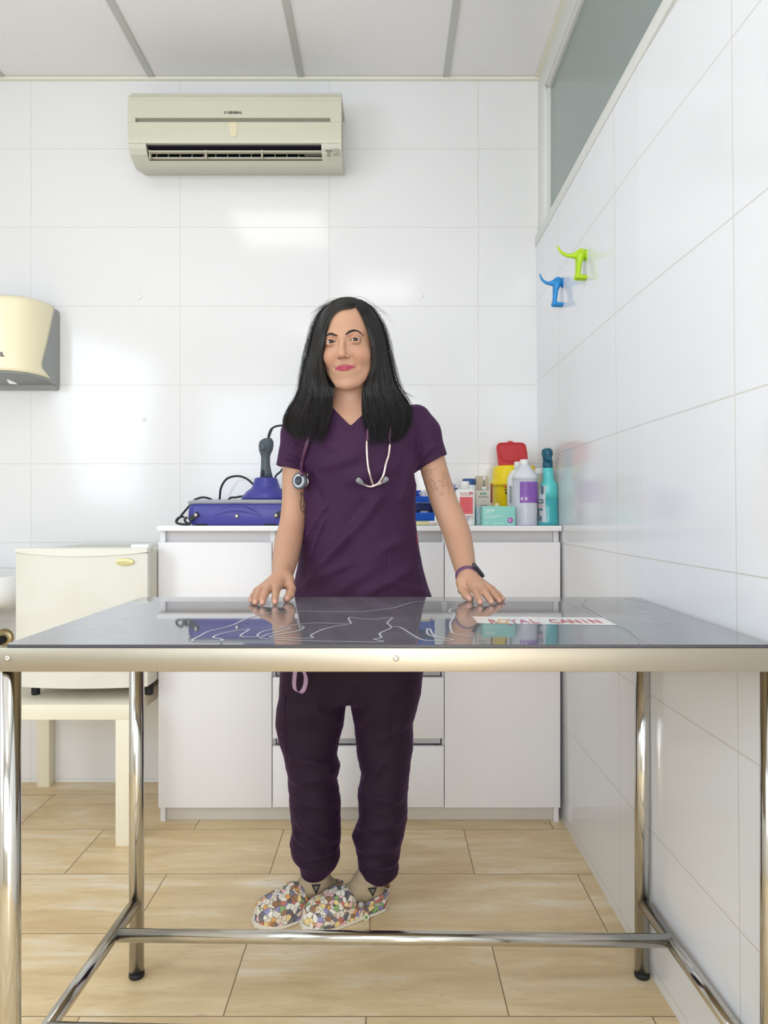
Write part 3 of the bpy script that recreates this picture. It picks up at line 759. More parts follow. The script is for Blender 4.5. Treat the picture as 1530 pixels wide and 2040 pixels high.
def stud(px, py, r=.0062): x, z = XZ(px, py, Yc); return (x, Yc-.001, z), r
for px, py in ((472, 1028),):
    c, r = stud(px, py); MB().lathe([(r*1.3, 0), (r*1.3, -.002), (r, -.003), (r, -.006), (r*.5, -.007), (.0003, -.007)], c, 24, axis='Y').build('screw', M_met, cs)
for px, py, dx, dz in ((392, 1026, -.025, -.018), (551, 1027, .022, .012)):
    c, r = stud(px, py); a = Vector(c)
    m = MB(); d = Vector((dx, 0, dz)); n = Vector((-dz, 0, dx)).normalized()*.0085
    pts = [(a-d*.25+n), (a+d+n*.9), (a+d-n*.9), (a-d*.25-n)]
    m.prism([(p.x, p.z) for p in pts], (Yc-.011, Yc+.004), 'Y', bev=.002); l_ = m.build('latch', M_blk, cs)
    MB().lathe([(r*1.1, -.010), (r*1.1, -.012), (r*.8, -.0155), (.0003, -.016)], c, 24, axis='Y').build('stud', M_met, l_)
for px in (400, 538):
    x = (px-CX)*Yc/F; MB().box(x-.022, x+.022, Yc+.003, Yc+.03, ZT+.0002, ZT+.010, .003).build('foot', M_rubber, cs)

hp = thing('handpiece', 'grey handheld device standing upright in an indigo cone base on the case', 'medical device', (-.435, 2.60, 1.11))
Yh = 2.60
cx_ = (530-CX)*Yh/F; zb_ = zt+.016
hwid = lambda a, b: (b-a)*Yh/F/2
m = MB(); m.lathe([(hwid(481, 579), 0), (hwid(484, 577), .012), (hwid(493, 569), .030), (hwid(503, 560), .042), (hwid(506, 556), .060), (hwid(508, 553), .076), (hwid(510, 551), .079), (.005, .079)], (cx_, Yh, zb_), 40, sy=.85)
m.build('cone_base', M_pur, hp)
hr = []
for py, l, r in ((952, 518, 544), (940, 519, 541), (925, 520, 538), (910, 520, 538), (903, 518, 540), (898, 516, 543), (888, 515, 545), (880, 517, 545), (876, 521, 543), (873, 527, 541)):
    ca, cb_ = XZ(l, py, Yh), XZ(r, py, Yh); c_ = (ca[0]+cb_[0])/2; a_ = (cb_[0]-ca[0])/2
    hr.append([(c_+a_*math.cos(k*math.pi/12), Yh+a_*.85*math.sin(k*math.pi/12), ca[1]) for k in range(24)])
m = MB(); m.grid(hr); m.build('grip', M_gun, hp)
x, z = XZ(523, 942, Yh-.02); m = MB(); m.lathe([(1, 0), (.9, -.004), (.05, -.004)], (x, Yh-.019, z), 20, axis='Y', sx=.0065, sy=.012); m.build('trigger', mat('dark_button', (48, 54, 60), .5), hp)
x, z = XZ(524, 890, Yh-.03); m = MB(); m.lathe([(1, 0), (.9, -.005), (.05, -.006)], (x, Yh-.021, z), 20, axis='Y', sx=.011, sy=.014); m.build('dial', M_gun, hp)
q = lambda l, Y: [P(a, b, Y) for a, b in l]
m = MB(); pth = cat(q([(534, 875), (537, 864), (541, 855), (548, 850), (558, 848)], Yh)+[P(575, 850, 2.66), P(588, 880, 2.72), P(575, 915, 2.75), P(560, 938, 2.74), P(548, 952, 2.735), P(546, 990, 2.73), P(548, 1042, 2.73)], 6)
m.tube(pth, .0038, 10)
for i in range(2, 13, 1):
    a, b = Vector(pth[i]), Vector(pth[i+1]); m.cyl(a, a+(b-a)*.55, .0062, n=12)
m.build('cable', M_blk, hp)
m = MB(); m.tube(cat([P(490, 1043, 2.82), P(512, 985, 2.82), P(505, 966, 2.75), P(488, 952, 2.74), P(470, 948.5, 2.74), P(452, 954, 2.75), P(441, 970, 2.76), P(438, 990, 2.78), P(436, 1030, 2.80), (-.62, 2.80, ZT+.0055)], 6), .0042, 10)
m.tube(cat([P(350, 1040, 2.79), P(384, 1000, 2.74), P(392, 994, 2.735), P(404, 991, 2.735), P(416, 993, 2.74), P(424, 999, 2.74), P(440, 1030, 2.80)], 6), .0042, 10)
m.tube(cat([P(440, 1036, 2.80), P(455, 996, 2.76), P(470, 991, 2.75), P(488, 989, 2.75), P(510, 996, 2.77)], 6), .0042, 10)
o = m.build('power_cable', M_blk); tag(o, 'black cable looping up behind the indigo case', 'cable')
m = MB(); m.tube(cat([P(366, 1030, 2.60), P(364, 1030, 2.52), P(362, 1029, 2.485), P(353, 1034, 2.48), P(352, 1041, 2.48), (P(362, 1045, 2.48)[0], 2.48, ZT+.0048), (P(378, 1045, 2.48)[0], 2.484, ZT+.0048), P(371, 1041, 2.481), P(368, 1035, 2.481), P(373, 1030, 2.483)], 6), .0042, 10)
o = m.build('power_cable', M_blk); tag(o, 'black cable loop on the cabinet at the left end of the indigo case', 'cable')

# blue open-front bins and what lies in them
M_bin = mat('blue_bin_plastic', (24, 92, 210), .35)
def open_bin(x0, x1, y0, y1, z0, z1, label):
    t = thing('storage_bin', label, 'bin', ((x0+x1)/2, (y0+y1)/2, z0), 'blue open front bins')
    w_ = .0022; zl_ = z0+(z1-z0)*.42
    m = MB(); m.box(x0, x1, y0+.012, y1, z0, z0+w_); m.box(x0, x1, y1-w_, y1, z0, z1)
    for a in (x0, x1-w_): m.prism([(y0+.012, z0), (y0, zl_), (y0+.022, z1), (y1, z1), (y1, z0)], (a, a+w_), 'X')
    m.prism([(y0+.012, z0), (y0+.0145, z0), (y0+.0025, zl_), (y0, zl_)], (x0, x1), 'X')
    m.build('tub', M_bin, t)
    m = MB(); m.box(x0-.001, x1+.001, y0-.0016, y0+.0026, zl_-.002, zl_+.0022, .0006); m.build('front_lip', M_bin, t)
    return t
Yn = 2.515
bx0, bx1 = bw(826, 866, Yn)
za, zb2, zc2 = zz_(1038, Yn)+.0006, zz_(1003, Yn)+.004, zz_(975, Yn)
open_bin(bx0, bx1, Yn, Yn+.12, za, zb2-.0008, 'lower blue open front bin in the stack beside the raised arm')
open_bin(bx0, bx1, Yn, Yn+.12, zb2, zc2, 'upper blue open front bin in the stack, holding crumpled wrappers')
M_wrap = mat('crinkled_white_plastic', (226, 228, 232), .25, var=(160, (205, 190, 190), .5, .62))
def crumple(name, c, r, label, cat_, mt_=None, grp=None):
    rng = np.random.RandomState(int(abs(c[0])*1e4) % 999); b2 = bmesh.new(); bmesh.ops.create_icosphere(b2, subdivisions=3, radius=1)
    for v in b2.verts: v.co = Vector((v.co.x*r[0], v.co.y*r[1], v.co.z*r[2]))*(1+rng.uniform(-.28, .18))
    m = MB(); m._merge(b2, 0, False, Matrix.Translation(c)); o = m.build(name, mt_ or M_wrap); tag(o, label, cat_, grp)
crumple('plastic_wrapper', ((bx0+bx1)/2+.004, Yn+.045, zb2+.024), (.026, .03, .0185), 'crumpled white wrapper in the upper blue bin', 'wrapper')
crumple('plastic_wrapper', ((bx0+bx1)/2+.002, Yn+.05, za+.021), (.020, .03, .0165), 'crumpled clear wrapper in the lower blue bin', 'wrapper')
x_, y_ = bw(815, 857.5, 2.50); m = MB(); m.box(x_, y_, 2.497, 2.60, ZT, zz_(1038.6, 2.5), .006, 4); o = m.build('soap_dish', mat('pale_yellow_plastic', (226, 220, 164), .35)); tag(o, 'flat pale yellow case under the stack of blue bins', 'case')
x_, y_ = bw(861, 870, 2.50); m = MB(); m.box(x_, y_, 2.495, 2.51, ZT, ZT+.010, .003, 3); o = m.build('plug', mat('beige_plug', (214, 192, 168), .5)); tag(o, 'tiny beige stopper lying beside the pale yellow case', 'stopper')
# clear cup with syringes behind the arm
M_clear = mat('clear_blue_plastic', (186, 196, 226), .12, trans=.75, ior=1.2)
cY = 2.61; cxx = (899-CX)*cY/F
t = thing('plastic_cup', 'clear bluish plastic cup standing behind the raised arm', 'cup', (cxx, cY, ZT))
m = MB(); m.lathe([(.020, 0), (.0215, .01), (.0225, .09), (.0235, .135), (.0225, .135), (.0215, .09), (.020, .004), (.001, .004)], (cxx, cY, ZT), 28); m.build('cup', M_clear, t)
m = MB(); m.lathe([(.0236, 0), (.0245, .002), (.0236, .004), (.0228, .002)], (cxx, cY, ZT+.062), 28); m.build('band', mat('pale_blue_band', (206, 214, 236), .3), t)
for i, (dx, dy, hh) in enumerate(((-.010, 0, .150), (.001, .004, .153), (.011, -.002, .148))):
    m = MB(); m.cyl((cxx+dx*.7, cY+dy, ZT+.005), (cxx+dx, cY+dy, ZT+hh), .0035, n=12); m.cyl((cxx+dx, cY+dy, ZT+hh-.004), (cxx+dx, cY+dy, ZT+hh), .0055, n=12)
    o = m.build('syringe', mat('syringe_plastic', (196, 204, 230), .2, trans=.3)); tag(o, 'slim clear syringe standing in the bluish plastic cup', 'syringe', 'syringes in the clear cup')

# white bottle with red label
Y1 = 2.53; a, b = bw(908, 947, Y1); c_ = (a+b)/2; hw = (b-a)/2; zs = zz_(975.5, Y1); zk = zz_(958.5, Y1)
t = thing('bottle', 'white flat bottle with a red label standing at the woman\'s elbow', 'bottle', (c_, Y1+.02, ZT))
m = MB(); m.lathe([(hw*.96, 0), (hw, .003), (hw, zs-ZT-.007), (hw*.97, zs-ZT-.002), (hw*.90, zs-ZT+.0005), (hw*.40, zs-ZT+.003)], (c_, Y1+.02, ZT), 40, sy=.62, power=6); m.build('bottle_body', M_white, t)
cc = (927.5-CX)*Y1/F
m = MB(); m.lathe([(.0155, 0), (.0158, .022), (.0145, zk-zs), (.001, zk-zs)], (cc, Y1+.02, zs), 30); m.build('cap', M_white, t)
def lab(m, px0, px1, py0, py1, Y, mi=0, th=.0008):
    a = XZ(px0, py1, Y); b = XZ(px1, py0, Y); m.box(a[0], b[0], Y-th, Y+.001, a[1], b[1], 0, mi=mi)
Yl = Y1-.0030
m = MB(); lab(m, 916, 942, 990, 1024, Yl, 0); lab(m, 935, 942, 980, 985, Yl, 1)
for k in range(9): lab(m, 918, 940-(k*5) % 7, 993+k*3.3, 993.5+k*3.3, Yl-.0006, 1)
lab(m, 917, 942, 1028, 1029, Yl, 1); lab(m, 917, 938, 986.3, 986.9, Yl, 1)
x, z = XZ(925, 982.5, Yl-.001); m.text('alcohol', MF((x, Yl-.0008, z)), .0105, .0002, mi=1)
x, z = XZ(938.5, 982.6, Yl-.0015); m.text('1%', MF((x, Yl-.0013, z)), .0075, .0002, mi=3)
for px in (933, 940): 
    x, z = XZ(px, 1033.5, Yl); m.text('!' if px == 933 else '+', MF((x, Yl-.0006, z)), .010, .0002, mi=2)
x, z = XZ(933, 1033.5, Yl); m.prism([(x-.0062, z), (x, z+.0066), (x+.0062, z), (x+.0052, z), (x, z+.0054), (x-.0052, z)], (Yl-.0006, Yl), 'Y', 2); m.prism([(x-.0062, z), (x-.0052, z), (x, z-.0054), (x+.0052, z), (x+.0062, z), (x, z-.0066)], (Yl-.0006, Yl), 'Y', 2)
m.build('label', [M_redp, M_redd, M_ink, M_white], t, 'red printed label')

# white bottle with a navy cap behind it
Y2 = 2.632; a, b = bw(921, 948, Y2); c_ = (a+b)/2; r_ = (b-a)/2; zt2 = zz_(954, Y2)
t = thing('bottle', 'round white bottle with a navy cap behind the red labelled bottle', 'bottle', (c_, Y2, ZT))
m = MB(); zc_ = zz_(966, Y2)-ZT; m.lathe([(r_*.95, 0), (r_, .004), (r_, zc_-.008), (r_*.93, zc_), (.001, zc_)], (c_, Y2, ZT), 32); m.build('bottle_body', M_white, t)
m = MB(); m.lathe([(r_*.97, 0), (r_, .003), (r_, zt2-ZT-zc_-.002), (r_*.92, zt2-ZT-zc_), (.001, zt2-ZT-zc_)], (c_, Y2, ZT+zc_), 32); m.build('cap', mat('navy_cap', (46, 84, 140), .35), t)
m = MB(); x, z = XZ(941, 972, Y2-r_); m.text('aid', MF((x, Y2-r_*.82, z), .5), .010, .0003); m.build('lettering', M_ink, t)

# carton with the dropper bottle
Y3 = 2.60; a, b = bw(948, 976.5, Y3); zf = zz_(976.5, Y3); zfl = zz_(947, Y3)
M_cart = mat('cream_carton', (216, 208, 194), .55)
t = thing('carton', 'open cream carton with a raised back flap holding a dropper bottle', 'carton', ((a+b)/2, Y3+.02, ZT))
th = .0008
m = MB(); m.box(a, b, Y3, Y3+th, ZT, zf); m.box(a, a+th, Y3, Y3+.036, ZT, zf); m.box(b-th, b, Y3, Y3+.036, ZT, zf); m.box(a, b, Y3+.036-th, Y3+.036, ZT, zf); m.box(a, b, Y3, Y3+.036, ZT, ZT+th)
fl = [(a, zf-.002)]+[(a+.006-.006*math.cos(math.radians(90*k/5)), zfl-.012+.012*math.sin(math.radians(90*k/5))) for k in range(6)]+[(b-.006+.006*math.sin(math.radians(90*k/5)), zfl-.012+.012*math.cos(math.radians(90*k/5))) for k in range(6)]+[(b, zf-.002)]
m.build('box', M_cart, t)
m = MB(); m.prism(fl, (Y3+.0355, Y3+.0365), 'Y'); m.build('flap', mat('kraft_flap', (200, 186, 160), .6), t)
m = MB(); x, z = XZ(962.5, 983.5, Y3); m.prism(rrect(x-.0115, x+.0115, z-.0035, z+.0035, .002), (Y3-.0004, Y3), 'Y', 1)
m.text('ADISLAC', MF((x, Y3-.0004, XZ(0, 990, Y3)[1])), .0095, .0002, mi=0); m.text('pro', MF((x, Y3-.0006, z)), .006, .0002, mi=2)
x, z = XZ(965, 999, Y3); m.text('V', MF((x, Y3-.0003, z)), .009, .0002, mi=0); lab(m, 957, 971, 1006, 1006.8, Y3-.0004, 0)
m.build('print', [M_ink, mat('sea_green_print', (92, 146, 126), .5), M_white], t)
xd = (964.5-CX)*(Y3+.018)/F
t = thing('dropper_bottle', 'small dropper bottle with glass pipette standing in the cream carton', 'bottle', (xd, Y3+.018, ZT+.001))
MB().lathe([(.011, 0), (.0115, .003), (.0115, .100), (.009, .112), (.008, .118)], (xd, Y3+.018, ZT+.001), 24).build('vial', mat('pale_glass', (214, 212, 200), .15), t)
MB().lathe([(.0095, 0), (.0098, .012), (.0085, .0155), (.004, .016)], (xd, Y3+.018, zz_(978, Y3)), 24).build('collar', M_white, t)
MB().lathe([(.0036, 0), (.0036, .027), (.003, .028)], (xd, Y3+.018, zz_(969.5, Y3)), 16).build('pipette', mat('pipette_glass', (190, 184, 166), .08, trans=.5), t)
MB().lathe([(.0042, 0), (.004, .004), (.0026, .013), (.001, .014)], (xd, Y3+.018, zz_(956, Y3)), 16).build('tip', M_white, t)

# pale blue carton half behind the glove box
Y4 = 2.555; a, b = bw(949, 976, Y4); z1 = zz_(1010, Y4)
t = thing('carton', 'pale blue carton squeezed between the cream carton and the glove box', 'carton', ((a+b)/2, Y4+.015, ZT))
MB().box(a, b, Y4, Y4+.034, ZT, z1, .0008).build('box', mat('pale_blue_carton', (178, 212, 216), .5), t)
m = MB(); lab(m, 953, 970, 1012, 1023, Y4-.0003, 1); lab(m, 953, 970, 1024, 1044, Y4-.0003, 0); lab(m, 955, 968, 1028, 1028.8, Y4-.001, 2); lab(m, 955, 966, 1031, 1031.6, Y4-.001, 2)
m.build('print', [mat('bluish_white', (206, 226, 232), .5), mat('mauve_grey', (200, 198, 210), .5), mat('steel_blue_print', (120, 140, 160), .5)], t)

# glove box
Y5 = 2.482; a, b = bw(961.5, 1026.5, Y5); z1 = zz_(1008.5, Y5)
t = thing('glove_box', 'mint green box of latex gloves at the front edge of the cabinet', 'box', ((a+b)/2, Y5+.03, ZT))
MB().box(a, b, Y5, Y5+.066, ZT, z1, .0008).build('box', mat('mint_carton', (146, 214, 202), .45), t)
M_mw = mat('white_print', (240, 248, 246), .45)
m = MB(); x, z = XZ(976.5, 1017, Y5); m.text('LÁTEX', MF((x, Y5-.0003, z)), .0108, .0002, bold=.0003)
for py, p0, p1 in ((1022, 964, 976), (1028, 965, 1000), (1031.5, 965, 990), (1042.8, 984, 1003)): lab(m, p0, p1, py-.4, py+.4, Y5-.0003)
x, z = XZ(969.5, 1041, Y5); m.text('100', MF((x, Y5-.0003, z)), .0075, .0002)
x, z = XZ(1016.5, 1036.5, Y5); m.lathe([(.0095, 0), (.0095, -.0006), (.0001, -.0006)], (x, Y5, z), 28, mi=1, axis='Y')
m.text('S', MF((x-.001, Y5-.0009, z)), .0125, .0002, mi=2, bold=.0004)
m.build('print', [M_mw, mat('orchid_dot', (190, 100, 190), .45), mat('pink_letter', (250, 214, 246), .45)], t)

# sharps container
Y6 = 2.765; cs_ = (1024-CX)*Y6/F
M_yel2 = mat('yellow_bin_plastic', (246, 216, 16), .35); M_rl = mat('red_lid_plastic', (196, 44, 52), .4)
t = thing('sharps_container', 'yellow sharps container with its red lid standing open', 'container', (cs_, Y6, ZT))
rB, zf1 = (1067-981)*2.71/F/2, zz_(964, 2.69)-ZT
m = MB(); m.lathe([(rB*.90, 0), (rB*.93, .004), (rB, zf1-.004), (rB, zf1)], (cs_, Y6, ZT), 44, power=2.6); m.build('tub', M_yel2, t)
m = MB(); rr_ = rB*1.10; zl2 = zz_(927, 2.71)-ZT
m.lathe([(rr_, zf1-.006), (rr_*1.01, zf1), (rr_*1.0, zf1+.009), (rr_*.97, zf1+.013), (rr_*.93, zf1+.015), (rr_*.92, zf1+.026), (rr_*.90, zl2-.010), (rr_*.84, zl2-.002), (rr_*.80, zl2), (.001, zl2)], (cs_, Y6, ZT), 44, power=2.6); m.build('top', M_yel2, t)
Yl_ = Y6-.01
out = [XZ(*p, Yl_) for p in ((993, 927), (989, 892), (990, 887), (993, 883), (998, 881.5), (1011, 881), (1012.5, 878.5), (1021, 878.5), (1023, 881), (1040, 881.5), (1045, 883.5), (1048, 887), (1051, 905), (1052, 927))]
m = MB(); m.prism(out, (Yl_, Yl_+.008), 'Y', bev=.002); lid = m.build('lid', M_rl, t)
inn = [XZ(*p, Yl_) for p in ((997, 909), (993, 890), (998, 885), (1040, 885), (1045, 890), (1048, 915), (1040, 919), (1006, 918))]
m = MB(); m.tube(cat([(x, Yl_-.0005, z) for x, z in inn+inn[:1]], 6), .0022, 8); m.build('lid_rim', M_rl, lid)
m = MB(); x, z = XZ(979, 978, 2.68); m.box(x-.003, x+.003, 2.67, 2.684, z-.045, z+.028, .002); m.build('side_catch', mat('brick_red_plastic', (164, 62, 44), .45), t)
Yp = Y6-rB*.95
m = MB(); x, z = XZ(1006.5, 968, Yp); 
def curved_lab(m, dx0, dx1, z0, z1, mi): m.box(cs_+dx0, cs_+dx1, Y6-rB*.985-.002, Y6-rB*.93, z0, z1, 0, mi=mi)
for (p0, p1, q0, q1, mi) in ((1004, 1016, 965, 971, 0), (1005, 1016, 966, 970, 2), (1004, 1015, 975, 976, 1), (1007, 1018, 980, 984, 1), (1007, 1009, 959, 962, 1)):
    Yq = Y6-rB*.99; a = XZ(p0, q1, Yq); b = XZ(p1, q0, Yq); m.box(a[0], b[0], Yq-.0015-.0005*(mi == 2), Yq+.006, a[1], b[1], 0, mi=mi)
m.build('print', [M_redd, M_ink, mat('orange_print', (240, 150, 40), .5)], t)

# small white domed stopper in front of the sharps container
xq = (990-CX)*2.575/F
o = MB().lathe([(.010, 0), (.0105, .002), (.0100, zz_(1008, 2.575)-ZT), (.0095, zz_(1005, 2.575)-ZT), (.006, zz_(1002.6, 2.575)-ZT), (.001, zz_(1002, 2.575)-ZT)], (xq, 2.575, ZT), 24).build('cream_tube', mat('ivory_tube', (232, 226, 170), .4)); tag(o, 'small ivory domed tube peeking over the mint glove box', 'tube')

# white bottle with printed scale, then the big translucent bottle
Y7 = 2.627; a, b = bw(1010.5, 1054, Y7); c_ = (a+b)/2; r_ = (b-a)/2; zs = zz_(949, Y7)-ZT
t = thing('bottle', 'white round bottle with small dark print behind the purple labelled bottle', 'bottle', (c_, Y7, ZT))
m = MB(); zn = zz_(936, Y7)-ZT; m.lathe([(r_*.95, 0), (r_, .005), (r_, zs-.010), (r_*.92, zs), (r_*.6, zn-.003), (r_*.42, zn)], (c_, Y7, ZT), 36); m.build('bottle_body', M_white, t)
m = MB(); m.lathe([(.0148, 0), (.015, .020), (.014, zz_(920, Y7)-ZT-zn), (.001, zz_(920, Y7)-ZT-zn)], (c_, Y7, ZT+zn), 28); m.build('cap', M_white, t)
m = MB()
for k in range(13):
    py = 969+k*2.6; Yq = Y7-r_*.62; a = XZ(1014.5+(k % 3)*.4, py+.8, Yq); b = XZ(1020, py-.4, Yq); m.box(a[0], b[0], Yq-.0035, Yq+.004, a[1], b[1])
m.build('print', mat('grey_scale_print', (150, 154, 162), .5), t)
M_tr = mat('milky_plastic', (226, 228, 234), .28, var=(2, (214, 218, 228), .4, .6)); M_tr2 = mat('milky_plastic_full', (205, 208, 220), .28)
Y8 = 2.535; a, b = bw(1021, 1070.5, Y8); c_ = (a+b)/2; r_ = (b-a)/2
t = thing('bottle', 'tall milky bottle with a purple label and white cap', 'bottle', (c_, Y8, ZT))
zf2 = zz_(957, Y8)-ZT; zs = zz_(946, Y8)-ZT; zn = zz_(928, Y8)-ZT
m = MB(); m.lathe([(r_*.95, 0), (r_, .005), (r_, zf2)], (c_, Y8, ZT), 44); m.build('filled_part', M_tr2, t)
m = MB(); m.lathe([(r_, zf2), (r_, zs-.006), (r_*.96, zs), (r_*.80, zs+.010), (r_*.5, zn-.006), (r_*.40, zn), (r_*.36, zn+.004)], (c_, Y8, ZT), 44); m.build('shoulder', M_tr, t)
m = MB(); zk = zz_(915.5, Y8)-ZT; m.lathe([(.0148, zn), (.0152, zn+.010), (.0150, zk-.002), (.013, zk), (.001, zk)], ((1044.5-CX)*Y8/F, Y8, ZT), 32); m.build('cap', M_white, t)
# wrapped label
def wrap(m, cx, cy, r, a0, a1, z0, z1, mi=0, n=20, edge=None):
    rings = []
    for k in range(n+1):
        a = math.radians(a0+(a1-a0)*k/n); x, y = cx+r*math.sin(a), cy-r*math.cos(a); rings.append([(x, y, z0), (x, y, z1)])
    m.grid(rings, mi, caps=False, closed=False)
m = MB(); wrap(m, c_, Y8, r_+.0006, -34, 74, zz_(1001.5, Y8-r_), zz_(959.5, Y8-r_))
for k in range(9):
    z = zz_(962+k*2.9, Y8-r_); wrap(m, c_, Y8, r_+.0009, -30, 8+(k*7) % 13, z-.0006, z+.0006, 1, 8)
for dx in (-24, -6):
    x, z = c_+r_*math.sin(math.radians(dx)), zz_(993.5, Y8-r_); y = Y8-(r_+.0012)*math.cos(math.radians(dx))
    m.prism([(x-.0055, z), (x, z+.006), (x+.0055, z), (x, z-.006)], (y-.0006, y+.0015), 'Y', 2); m.prism([(x-.002, z), (x, z+.0022), (x+.002, z), (x, z-.0022)], (y-.0009, y), 'Y', 3)
wrap(m, c_, Y8, r_+.0009, 20, 50, zz_(996, Y8-r_), zz_(995, Y8-r_), 1, 6)
m.build('label', [mat('purple_label', (146, 96, 186), .4), mat('dark_purple_print', (110, 68, 150), .4), mat('pinkish_white', (250, 232, 240), .4), M_ink], t, 'purple printed label')

# jar behind and spray bottle
Y9 = 2.665; a, b = bw(1065, 1085, Y9); c_ = (a+b)/2; r_ = (b-a)/2
t = thing('jar', 'beige translucent jar with a white lid in the corner behind the spray bottle', 'jar', (c_, Y9, ZT))
zj = zz_(945, Y9)-ZT
MB().lathe([(r_*.92, 0), (r_*.95, .004), (r_*.95, zj)], (c_, Y9, ZT), 32).build('jar_body', mat('beige_translucent', (204, 200, 184), .3), t)
MB().lathe([(r_, zj), (r_*1.02, zj+.002), (r_*1.02, zj+.018), (r_*.96, zj+.022), (.001, zj+.022)], (c_, Y9, ZT), 32).build('lid', M_white, t)
Y10 = 2.530
M_teal = mat('turquoise_plastic', (96, 206, 206), .22); M_teal2 = mat('turquoise_plastic_filled', (70, 176, 182), .22); M_pet = mat('petrol_plastic', (24, 92, 116), .35)
t = thing('spray_bottle', 'turquoise spray bottle with a petrol blue trigger head beside the tiled wall', 'spray bottle', ((1092-CX)*Y10/F, Y10, ZT))
rows_ = [(1046.2, 1071, 1112, .9), (1040, 1070.5, 1112.5, .95), (1034, 1075, 1111.5, .95), (1026, 1074, 1111, .95), (1012, 1072.5, 1111, .95), (993, 1072, 1111, .95), (980, 1073, 1110.5, .95), (968, 1076, 1110, .95), (961, 1080, 1108.5, .95), (957, 1081.5, 1104, .95), (945, 1081.5, 1102.5, 1), (933, 1081, 1101.5, 1), (931.5, 1083, 1100, 1)]
def brings(rws, Y, dep):
    R_ = []
    for py, l, r, s_ in rws:
        a = XZ(l, py, Y); b = XZ(r, py, Y); c_ = (a[0]+b[0])/2; h_ = (b[0]-a[0])/2
        R_.append([(c_+h_*math.cos(k*math.pi/16), Y+min(h_*s_, dep)*math.sin(k*math.pi/16), max(a[1], ZT)) for k in range(32)])
    return R_
m = MB(); m.grid(brings(rows_[:6], Y10, .022)); m.build('filled_part', M_teal2, t)
m = MB(); m.grid(brings(rows_[5:], Y10, .022)); m.build('bottle_body', M_teal, t)
m = MB(); m.grid(brings([(931.5, 1081, 1101, 1), (929, 1080.8, 1101, 1), (919, 1081, 1101, 1), (918, 1083, 1099.5, 1)], Y10, .03)); m.build('collar', M_pet, t)
m = MB(); m.grid(brings([(918.5, 1082, 1100, 1), (912, 1081, 1099, 1), (906, 1079.5, 1101, 1), (900, 1078.8, 1101, 1), (896, 1080, 1099.5, 1), (893.5, 1084, 1097, 1), (892.8, 1088, 1093, 1)], Y10, .032)); hd = m.build('spray_head', M_pet, t)
m = MB(); xc = (1090-CX)*Y10/F; m.prism([(Y10-.012, zz_(907, Y10)), (Y10-.022, zz_(908, Y10)), (Y10-.027, zz_(918, Y10)), (Y10-.022, zz_(919, Y10)), (Y10-.015, zz_(913, Y10))], (xc-.0085, xc+.0085), 'X', bev=.0015)
m.build('trigger', M_pet, hd)
# label on the left face
m = MB(); LB = brings([(1040, 1071, 1111.5, .95), (1034, 1074.6, 1111.5, .95), (1026, 1073.6, 1111, .95), (1012, 1072.1, 1111, .95), (993, 1071.6, 1111, .95), (980, 1072.6, 1110.5, .95), (968, 1075.6, 1110, .95)], Y10-.0012, .0225)
rings = []
for i, r_ in enumerate(LB): rings.append(r_[17:23] if 0 < i < 6 else r_[17:20]*2 if False else r_[17:23])
m.grid(rings, 0, caps=False, closed=False)
m.build('label', mat('grey_white_label', (206, 216, 222), .35), t)
m = MB()
def chip(px0, px1, py0, py1, mi): 
    Yq = Y10-.0245; a = XZ(px0, py1, Yq); b = XZ(px1, py0, Yq); m.box(a[0], b[0], Yq-.0006, Yq+.004, a[1], b[1], 0, mi=mi)
for q_ in ((1071.5, 1082.5, 994.5, 1002.5, 0), (1078, 1082.5, 968, 984, 0), (1071.5, 1082, 1007, 1008.5, 1), (1073, 1081, 1013, 1017, 0), (1071.5, 1079, 1028, 1038, 0)): chip(*q_)
x, z = XZ(1077, 998.5, Y10-.0255); m.text('NEO', MF((x, Y10-.0255, z)), .0075, .0002, mi=2)
m.build('label_print', [mat('slate_print', (58, 82, 102), .4), mat('rose_print', (226, 120, 130), .4), M_white], t)
# ------------------------------------------------------------------ the person
pr = thing('person', 'woman in dark purple scrubs leaning both hands on the steel table', 'person', (-.12, 1.95, 0))
YA = 1.94
def rowpx(y, l, r, Yc, b, cy=None): return (HC-(y-CY)*Yc/F, ((l+r)/2-CX)*Yc/F, (Yc if cy is None else cy), (r-l)/2*Yc/F, b)
TR = [rowpx(y, l, r, YA, b, c) for y, l, r, b, c in (
    (1290, 580, 866, .134, 1.948), (1190, 582, 860, .130, 1.948), (1165, 586, 852, .126, 1.947), (1140, 590, 845, .121, 1.946), (1100, 597, 836, .114, 1.945), (1060, 602, 831, .109, 1.944), (1030, 606, 829, .108, 1.944), (1000, 608, 829, .111, 1.944),
    (960, 607, 830, .119, 1.943), (930, 604, 832, .122, 1.942), (905, 600, 834, .120, 1.94), (880, 597, 838, .113, 1.94), (855, 596, 842, .103, 1.94), (832, 602, 842, .092, 1.94), (815, 618, 830, .080, 1.94), (802, 640, 795, .068, 1.94), (794, 655, 775, .058, 1.94))]
# head frame: ex to the right of the picture, ef where she looks, ez up
yaw, pit = math.radians(10), math.radians(8)
ez0 = Vector((0, 0, 1)); ef = Vector((-math.sin(yaw)*math.cos(pit), -math.cos(yaw)*math.cos(pit), -math.sin(pit)))
ex = ef.cross(ez0).normalized(); ex = ex if ex.x > 0 else -ex
ez = ex.cross(ef); ez = ez if ez.z > 0 else -ez
rl = math.radians(2.5); ex, ez = ex*math.cos(rl)+ez*math.sin(rl), ez*math.cos(rl)-ex*math.sin(rl)
EY = 1.795; HE = Vector(P(682.5, 679, EY)); HC_ = HE-ef*.077
HR = np.array([[ex[i], ef[i], ez[i]] for i in range(3)])
HS = 1.03
def hl(x, f, z): return tuple(HC_+(ex*x+ef*f+ez*z)*HS)

